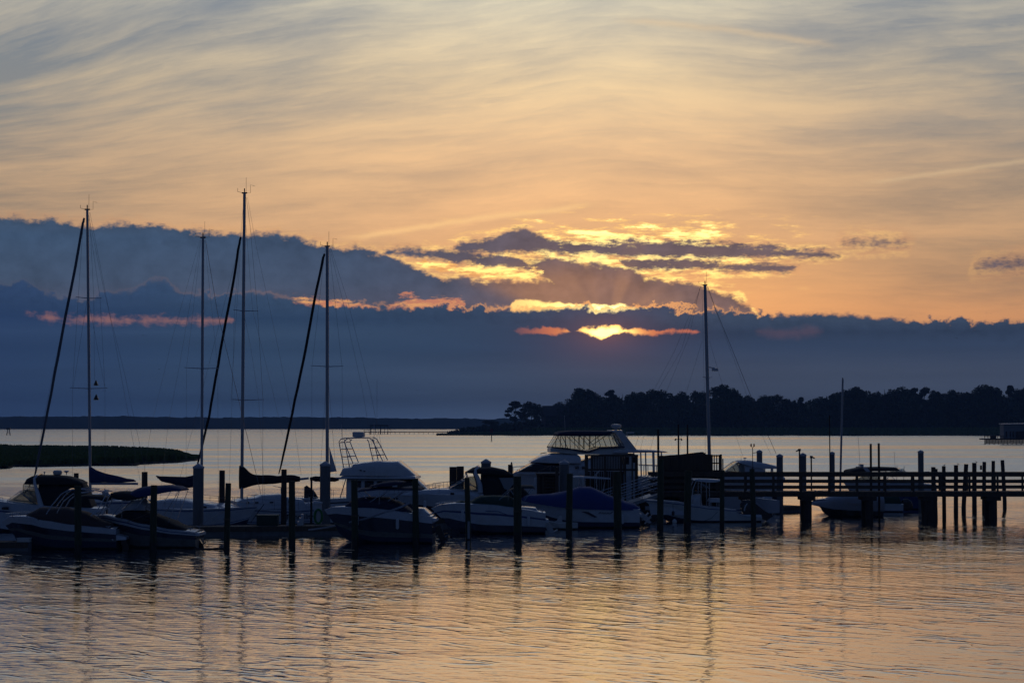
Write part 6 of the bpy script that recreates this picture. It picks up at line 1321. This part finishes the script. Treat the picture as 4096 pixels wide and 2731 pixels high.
# ---- gangway with handrails
GD = 125.0; sg_ = F / GD; a_ = at(2636, 1968, GD + 1.6); b_ = at(2392, 2046, GD - 0.4); e = thing('gangway', 'sloping grey aluminium gangway with three pipe handrails down to the floating dock', 'gangway', (a_.x, a_.y, 0)); a0 = Vector((0, 0, a_.z)); b0 = b_ - Vector((a_.x, a_.y, 0))
dd = (b0 - a0); nrm = Vector((-dd.y, dd.x, 0)).normalized(); hwid = 0.55
mb = MB(); c = [a0 + nrm * hwid, a0 - nrm * hwid, b0 - nrm * hwid, b0 + nrm * hwid]; mb.add(c + [q - Vector((0, 0, 0.22)) for q in c], [(0, 1, 2, 3), (7, 6, 5, 4), (0, 4, 5, 1), (1, 5, 6, 2), (2, 6, 7, 3), (3, 7, 4, 0)]); mb.obj('ramp_deck', M['mast_alu'], e, smooth=False)
for k, zz in enumerate((1.15, 0.78, 0.42)):
    mb = MB()
    for sgn in (-1, 1): mb.tube([a0 + nrm * hwid * sgn + Vector((0, 0, zz)), b0 + nrm * hwid * sgn + Vector((0, 0, zz))], 0.024, 6)
    mb.obj('handrail', M['metal'], e)
for t in (0.02, 0.35, 0.68, 0.98):
    mb = MB()
    for sgn in (-1, 1): q = a0.lerp(b0, t) + nrm * hwid * sgn; mb.tube([q, q + Vector((0, 0, 1.15))], 0.024, 6)
    mb.obj('baluster', M['metal'], e)

# ---- short weathered piles behind the right of the pier, with birds
GS = 'row of short weathered piles beyond the right of the pier'
sp_ = [(3735, 1867, 2050, 19, 'short weathered pile with a knob on its side, leftmost of the row', 0), (3777, 1863, 2072, 16, 'short weathered pile with a small bird on top, second from the left of the row', 0), (3824, 1859, 2062, 18, 'weathered pile with a bird at its right edge, third in the row', 0.03),
       (3855, 1855, 2056, 18, 'weathered pile leaning a little, fourth in the row', 0.18), (3898, 1850, 2052, 19, 'broad weathered pile with a bird on its right corner, fifth in the row', 0.02), (3936, 1846, 2046, 16, 'weathered pile with a small box strapped on its left side', 0.05), (3972, 1842, 2040, 15, 'slim weathered pile right of the one with the strapped box', 0.05), (4019, 1839, 2030, 16, 'rightmost weathered pile of the row, leaning slightly left', -0.12)]
for px, tp, bs, w_, lab, ln in sp_:
    e, h, r, s_ = piling(px, tp, bs, w_, lab, 'weathered_pile', GS, lean=ln, mats=('wood_dark', 'pile_wet'))
    if px == 3936: mb = MB(); mb.box(-r - 0.10, -r + 0.02, -0.06, 0.06, h - 0.55, h - 0.25); mb.obj('strapped_box', M['dark_plastic'], e, smooth=False)
    if px == 3735: mb = MB(); mb.box(r - 0.02, r + 0.12, -0.06, 0.06, h - 0.35, h - 0.12); mb.obj('side_knob', M['wood_dark'], e, smooth=False)
def bird(loc, s_, flying, label, facing=1, group='small birds'):
    mb = MB()
    if flying:
        mb.tube([(-0.18, 0, 0), (-0.05, 0, 0.0), (0.08, 0, 0.01), (0.17, 0, 0.02), (0.22, 0, 0.015)], [0.01, 0.045, 0.05, 0.03, 0.006], 8)
        for sg in (-1, 1): mb.add([(-0.05, 0, 0.02), (0.08, 0, 0.02), (0.10, sg * 0.28, 0.14), (-0.02, sg * 0.26, 0.12), (-0.12, sg * 0.62, 0.06), (0, 0, 0.0), (0.02, sg * 0.28, 0.11)], [(0, 1, 2, 3), (3, 2, 4), (5, 6, 4), (1, 5, 6, 2), (0, 3, 6, 5)])
        for sg in (-1, 1): mb.add([(-0.16, 0, 0), (-0.28, sg * 0.05, 0.0), (-0.27, 0, 0.012)], [(0, 1, 2)])
    else:
        mb.tube([(-0.20, 0, 0.02), (-0.09, 0, 0.075), (0.0, 0, 0.12), (0.06, 0, 0.17), (0.085, 0, 0.205), (0.12, 0, 0.205), (0.155, 0, 0.20)], [0.008, 0.035, 0.055, 0.045, 0.032, 0.020, 0.004], 8)
        for sg in (-1, 1): mb.tube([(0.0, sg * 0.02, 0.09), (0.01, sg * 0.02, -0.01)], 0.006, 4)
    o = mb.obj('bird', M['feather']); o.location = loc; o.scale = (s_ * facing, s_, s_); o.rotation_euler = (0, 0, 0); tag(o, label, 'bird', group); return o
GBp = 'small birds perched on the marina piles'
for px, tp, D_, f_, lab in ((3778, 1863, dist(2072), 1, 'small dark bird perched on the second short weathered pile'), (3832, 1859, dist(2062), -1, 'small dark bird on the right edge of the third weathered pile'), (3905, 1850, dist(2052), -1, 'small dark bird at the right corner of the broad weathered pile'), (3012, 1874, dist(2096), 1, 'small dark bird perched on the piling beside the tilted outboard')):
    q = at(px, tp, D_); bird(q, 0.5, False, lab, f_, GBp)
GBf = 'birds flying in front of the evening sky'
for px, py, D_, lab in ((572, 1340, 190, 'tiny bird flying left of the second mast under the salmon cloud line'), (637, 1477, 190, 'tiny bird flying between the first two masts, the lower of two'), (1668, 1560, 210, 'tiny bird flying over the far shore right of the fourth mast'), (3827, 1353, 170, 'tiny bird flying high over the wood at the right')):
    q = at(px, py, D_); o = bird(q, 0.27, True, lab, 1, GBf); o.rotation_euler = (R(10), R(12), R(50))

# ---- mooring lines
def line(pts, lab, r=0.018, matl='rope', sag=0.0, group='mooring lines between boats and pilings'):
    P_ = [at(x, y, d) for x, y, d in pts]; o0 = P_[0].copy(); mb = MB(); L2 = []
    for i in range(len(P_) - 1):
        for k in range(6): t = k / 6; q = P_[i].lerp(P_[i + 1], t); q.z -= sag * 4 * t * (1 - t); L2.append(q - o0)
    L2.append(P_[-1] - o0); mb.tube(L2, r, 6); o = mb.obj('mooring_line', M[matl]); o.location = o0; tag(o, lab, 'rope', group); return o
line([(1235, 2118, 105), (1406, 2086, 101), (1537, 2048, 99), (1640, 2010, 99.5)], 'thick pale line rising across the navy hulled runabout', 0.05, 'rope_pale', 0.05)
line([(595, 2052, 96), (500, 2090, 97), (455, 2100, 98)], 'thin tan line from the second near piling to the blue striped hull', 0.012)
line([(800, 2098, 104), (850, 2070, 101), (895, 2044, 97)], 'thin pale line from the broad capped piling up to the piling in open water', 0.014, 'rope_pale')
line([(1056, 2016, 112), (1030, 2050, 112), (1003, 2090, 111)], 'dark line from the bow of the low sloop down to the dock', 0.025, 'canvas_black')
line([(680, 2090, 97), (735, 2118, 98), (770, 2110, 99)], 'thin tan line lying over the dark cover of the blue striped boat', 0.012)
line([(2206, 1860, 118), (2165, 1880, 121), (2140, 1892, 122)], 'thin tan line running down to the louvred box in front of the yacht windshield', 0.014)
line([(2870, 2046, 121), (2845, 2072, 120.5), (2818, 2082, 120.5)], 'thin dark line sagging along the side of the console boat', 0.012, 'canvas_black')
line([(1690, 2080, 102), (1660, 2040, 103), (1640, 2010, 104)], 'thin line behind the stern of the navy hulled runabout', 0.012)
# floating stick left of the open water piling
q = at(835, 2197, dist(2197)); mb = MB(); mb.tube([(-0.75, 0, 0.02), (0.75, 0.05, 0.03)], 0.05, 7); o = mb.obj('floating_pole', M['wood_dark']); o.location = (q.x, q.y, 0.0); tag(o, 'dark pole floating level just above the water left of a near piling', 'pole')
# buoys
for px, py, lab in ((2698, 2092, 'small round pale buoy under the bow of the console boat'),):
    q, D = gpt(px, py); mb = MB(); mb.lathe([(0.02, -0.05), (0.13, 0.02), (0.15, 0.12), (0.10, 0.22), (0.02, 0.26)], (0, 0, 0), 12); o = mb.obj('buoy', M['gelcoat_cream']); o.location = (q.x, q.y, 0); tag(o, lab, 'buoy')

# ---- far things on the water
D = dist(1763); s_ = F / D; e = thing('channel_marker', 'dark channel marker post standing in the water before the wooded point', 'marker', (pxx(1966, D), D, 0))
mb = MB(); mb.tube([(0, 0, -1), (0, 0, (1763 - 1708) / s_)], 0.14 * 6 / 5, 9); mb.obj('pile', M['wood_dark'], e); mb = MB(); mb.box(-0.5, 0.5, -0.1, 0.1, (1763 - 1730) / s_, (1763 - 1715) / s_); mb.obj('day_board', M['red'], e, smooth=False)
D = dist(1740); s_ = F / D; e = thing('channel_tower', 'tiny dark lattice tower topped by a box, far out at the left edge', 'marker', (pxx(36, D), D, 0)); q = 1 / s_
mb = MB()
for a_, b_ in ((-8, -3), (8, 3)):
    for y in (-1, 1): mb.tube([(a_ * q, y * 3 * q, -0.5), (b_ * q, y * 1.5 * q, 22 * q)], 0.16, 5)
for zz in (7, 14): mb.tube([(-7 * q * (1 - zz / 40), -2 * q, zz * q), (7 * q * (1 - zz / 40), -2 * q, zz * q)], 0.12, 5)
mb.obj('lattice_legs', M['wood_dark'], e); mb = MB(); mb.box(-7 * q, 7 * q, -1, 1, 22 * q, 30 * q); mb.obj('platform_box', M['dark_plastic'], e, smooth=False)
D = dist(1736); s_ = F / D; q = 1 / s_; e = thing('boathouse_pier', 'distant pier on thin piles ending in an open boathouse with a dark flat roof', 'pier', (pxx(1455, D), D, 0)); fx = lambda px: (px - 1455) * q; fz = lambda py: (1736 - py) * q
mb = MB(); mb.box(fx(1455), fx(1850), -1, 1, fz(1729), fz(1726)); mb.obj('decking', M['wood_dark'], e, smooth=False)
k = 0
for px in list(range(1460, 1560, 18)) + list(range(1562, 1800, 19)):
    mb = MB(); mb.tube([(fx(px), -0.8, -0.5), (fx(px), -0.8, fz(1729) - 0.01)], 0.9 * q, 5); mb.obj('pile', M['wood_dark'], e)
mb = MB(); mb.box(fx(1482), fx(1556), -6, 6, fz(1705), fz(1698)); mb.obj('roof', M['roof_shingle'], e, smooth=False)
for px in (1485, 1503, 1524, 1540, 1553):
    mb = MB(); mb.tube([(fx(px), -3, -0.5), (fx(px), -3, fz(1705) - 0.01)], (2.2 if px in (1485, 1524) else 1.2) * q, 6); mb.obj('roof_post', M['wood_dark'], e)
mb = MB(); mb.tube([(fx(1456), 0, fz(1720)), (fx(1482), 0, fz(1720))], 0.7 * q, 4); mb.tube([(fx(1556), 0, fz(1716)), (fx(1565), 0, fz(1720)), (fx(1564), 0, fz(1729))], 0.8 * q, 4); mb.tube([(fx(1457), 0, fz(1718)), (fx(1457), 0, fz(1728))], 1.0 * q, 4); mb.obj('hand_rail', M['wood_dark'], e)
# white house on piles at the right edge
D = dist(1776); s_ = F / D; q = 1 / s_; e = thing('pier_house', 'small white building on a dark dock over the water at the right edge', 'building', (pxx(3935, D), D, 0)); fx = lambda px: (px - 3935) * q; fz = lambda py: (1776 - py) * q
mb = MB(); mb.box(fx(3935), fx(4400), 0, 7, fz(1758), fz(1753)); mb.obj('dock_deck', M['wood_dark'], e, smooth=False)
mb = MB(); 
for i in range(78): mb.box(fx(3935 + i * 6) + 0.01, fx(3939.9 + i * 6), -0.12, -0.01, fz(1774) if i % 3 else -0.5, fz(1753)); 
mb.obj('skirt_boards', M['wood_dark'], e, smooth=False)
mb = MB(); mb.box(fx(4017), fx(4400), 1.5, 6.5, fz(1752.6), fz(1697)); mb.obj('wall', M['siding'], e, smooth=False)
mb = MB(); mb.add([(fx(4014), 1, fz(1697)), (fx(4400), 1, fz(1697)), (fx(4400), 7, fz(1697)), (fx(4014), 7, fz(1697)), (fx(4014), 1, fz(1695)), (fx(4400), 1, fz(1692)), (fx(4400), 7, fz(1690)), (fx(4014), 7, fz(1693))], [(0, 3, 2, 1), (4, 5, 6, 7), (0, 1, 5, 4), (1, 2, 6, 5), (2, 3, 7, 6), (3, 0, 4, 7)]); mb.obj('roof', M['cap_white'], e, smooth=False)
for a_, b_ in ((4025, 4030), (4041, 4046), (4052, 4058)): mb = MB(); mb.box(fx(a_), fx(b_), 1.4, 1.48, fz(1748), fz(1724)); mb.obj('window', M['glass_dark'], e, smooth=False)
mb = MB(); mb.loft([(fx(4066), fz(1752.8), fz(1725), 0.6), (fx(4100), fz(1752.8), fz(1722), 0.6)], yc=0.8, e=0.3); mb.obj('porch', M['wood_dark'], e, smooth=False)
mb = MB(); 
for px in list(range(3937, 4017, 13)): mb.tube([(fx(px), 0.2, fz(1753)), (fx(px), 0.2, fz(1742))], 1.1 * q, 4)
mb.tube([(fx(3935), 0.2, fz(1743)), (fx(4016), 0.2, fz(1743))], 0.9 * q, 4); mb.tube([(fx(3935), 0.2, fz(1749)), (fx(4016), 0.2, fz(1749))], 0.5 * q, 4); mb.obj('railing', M['wood_dark'], e)
mb = MB(); mb.box(fx(3966), fx(3986), 1.0, 3.0, fz(1752.8), fz(1741)); o = mb.obj('crate_stack', M['dark_plastic'], smooth=False); o.location = e.location; tag(o, 'dark crate standing on the far white building dock', 'crate')

# ---- air over the river
hz_ = bpy.data.materials.new('haze'); hz_.use_nodes = True; t = hz_.node_tree; t.nodes.remove(t.nodes['Principled BSDF'])
pv = t.nodes.new('ShaderNodeVolumePrincipled'); pv.inputs['Color'].default_value = (0.38, 0.62, 1.0, 1); pv.inputs['Density'].default_value = 0.00017
t.links.new(pv.outputs[0], t.nodes['Material Output'].inputs['Volume'])
mb = MB(); mb.box(-5000, 5000, -300, 4300, -1.5, 60.0); tag(mb.obj('haze', hz_, smooth=False), kind='stuff')
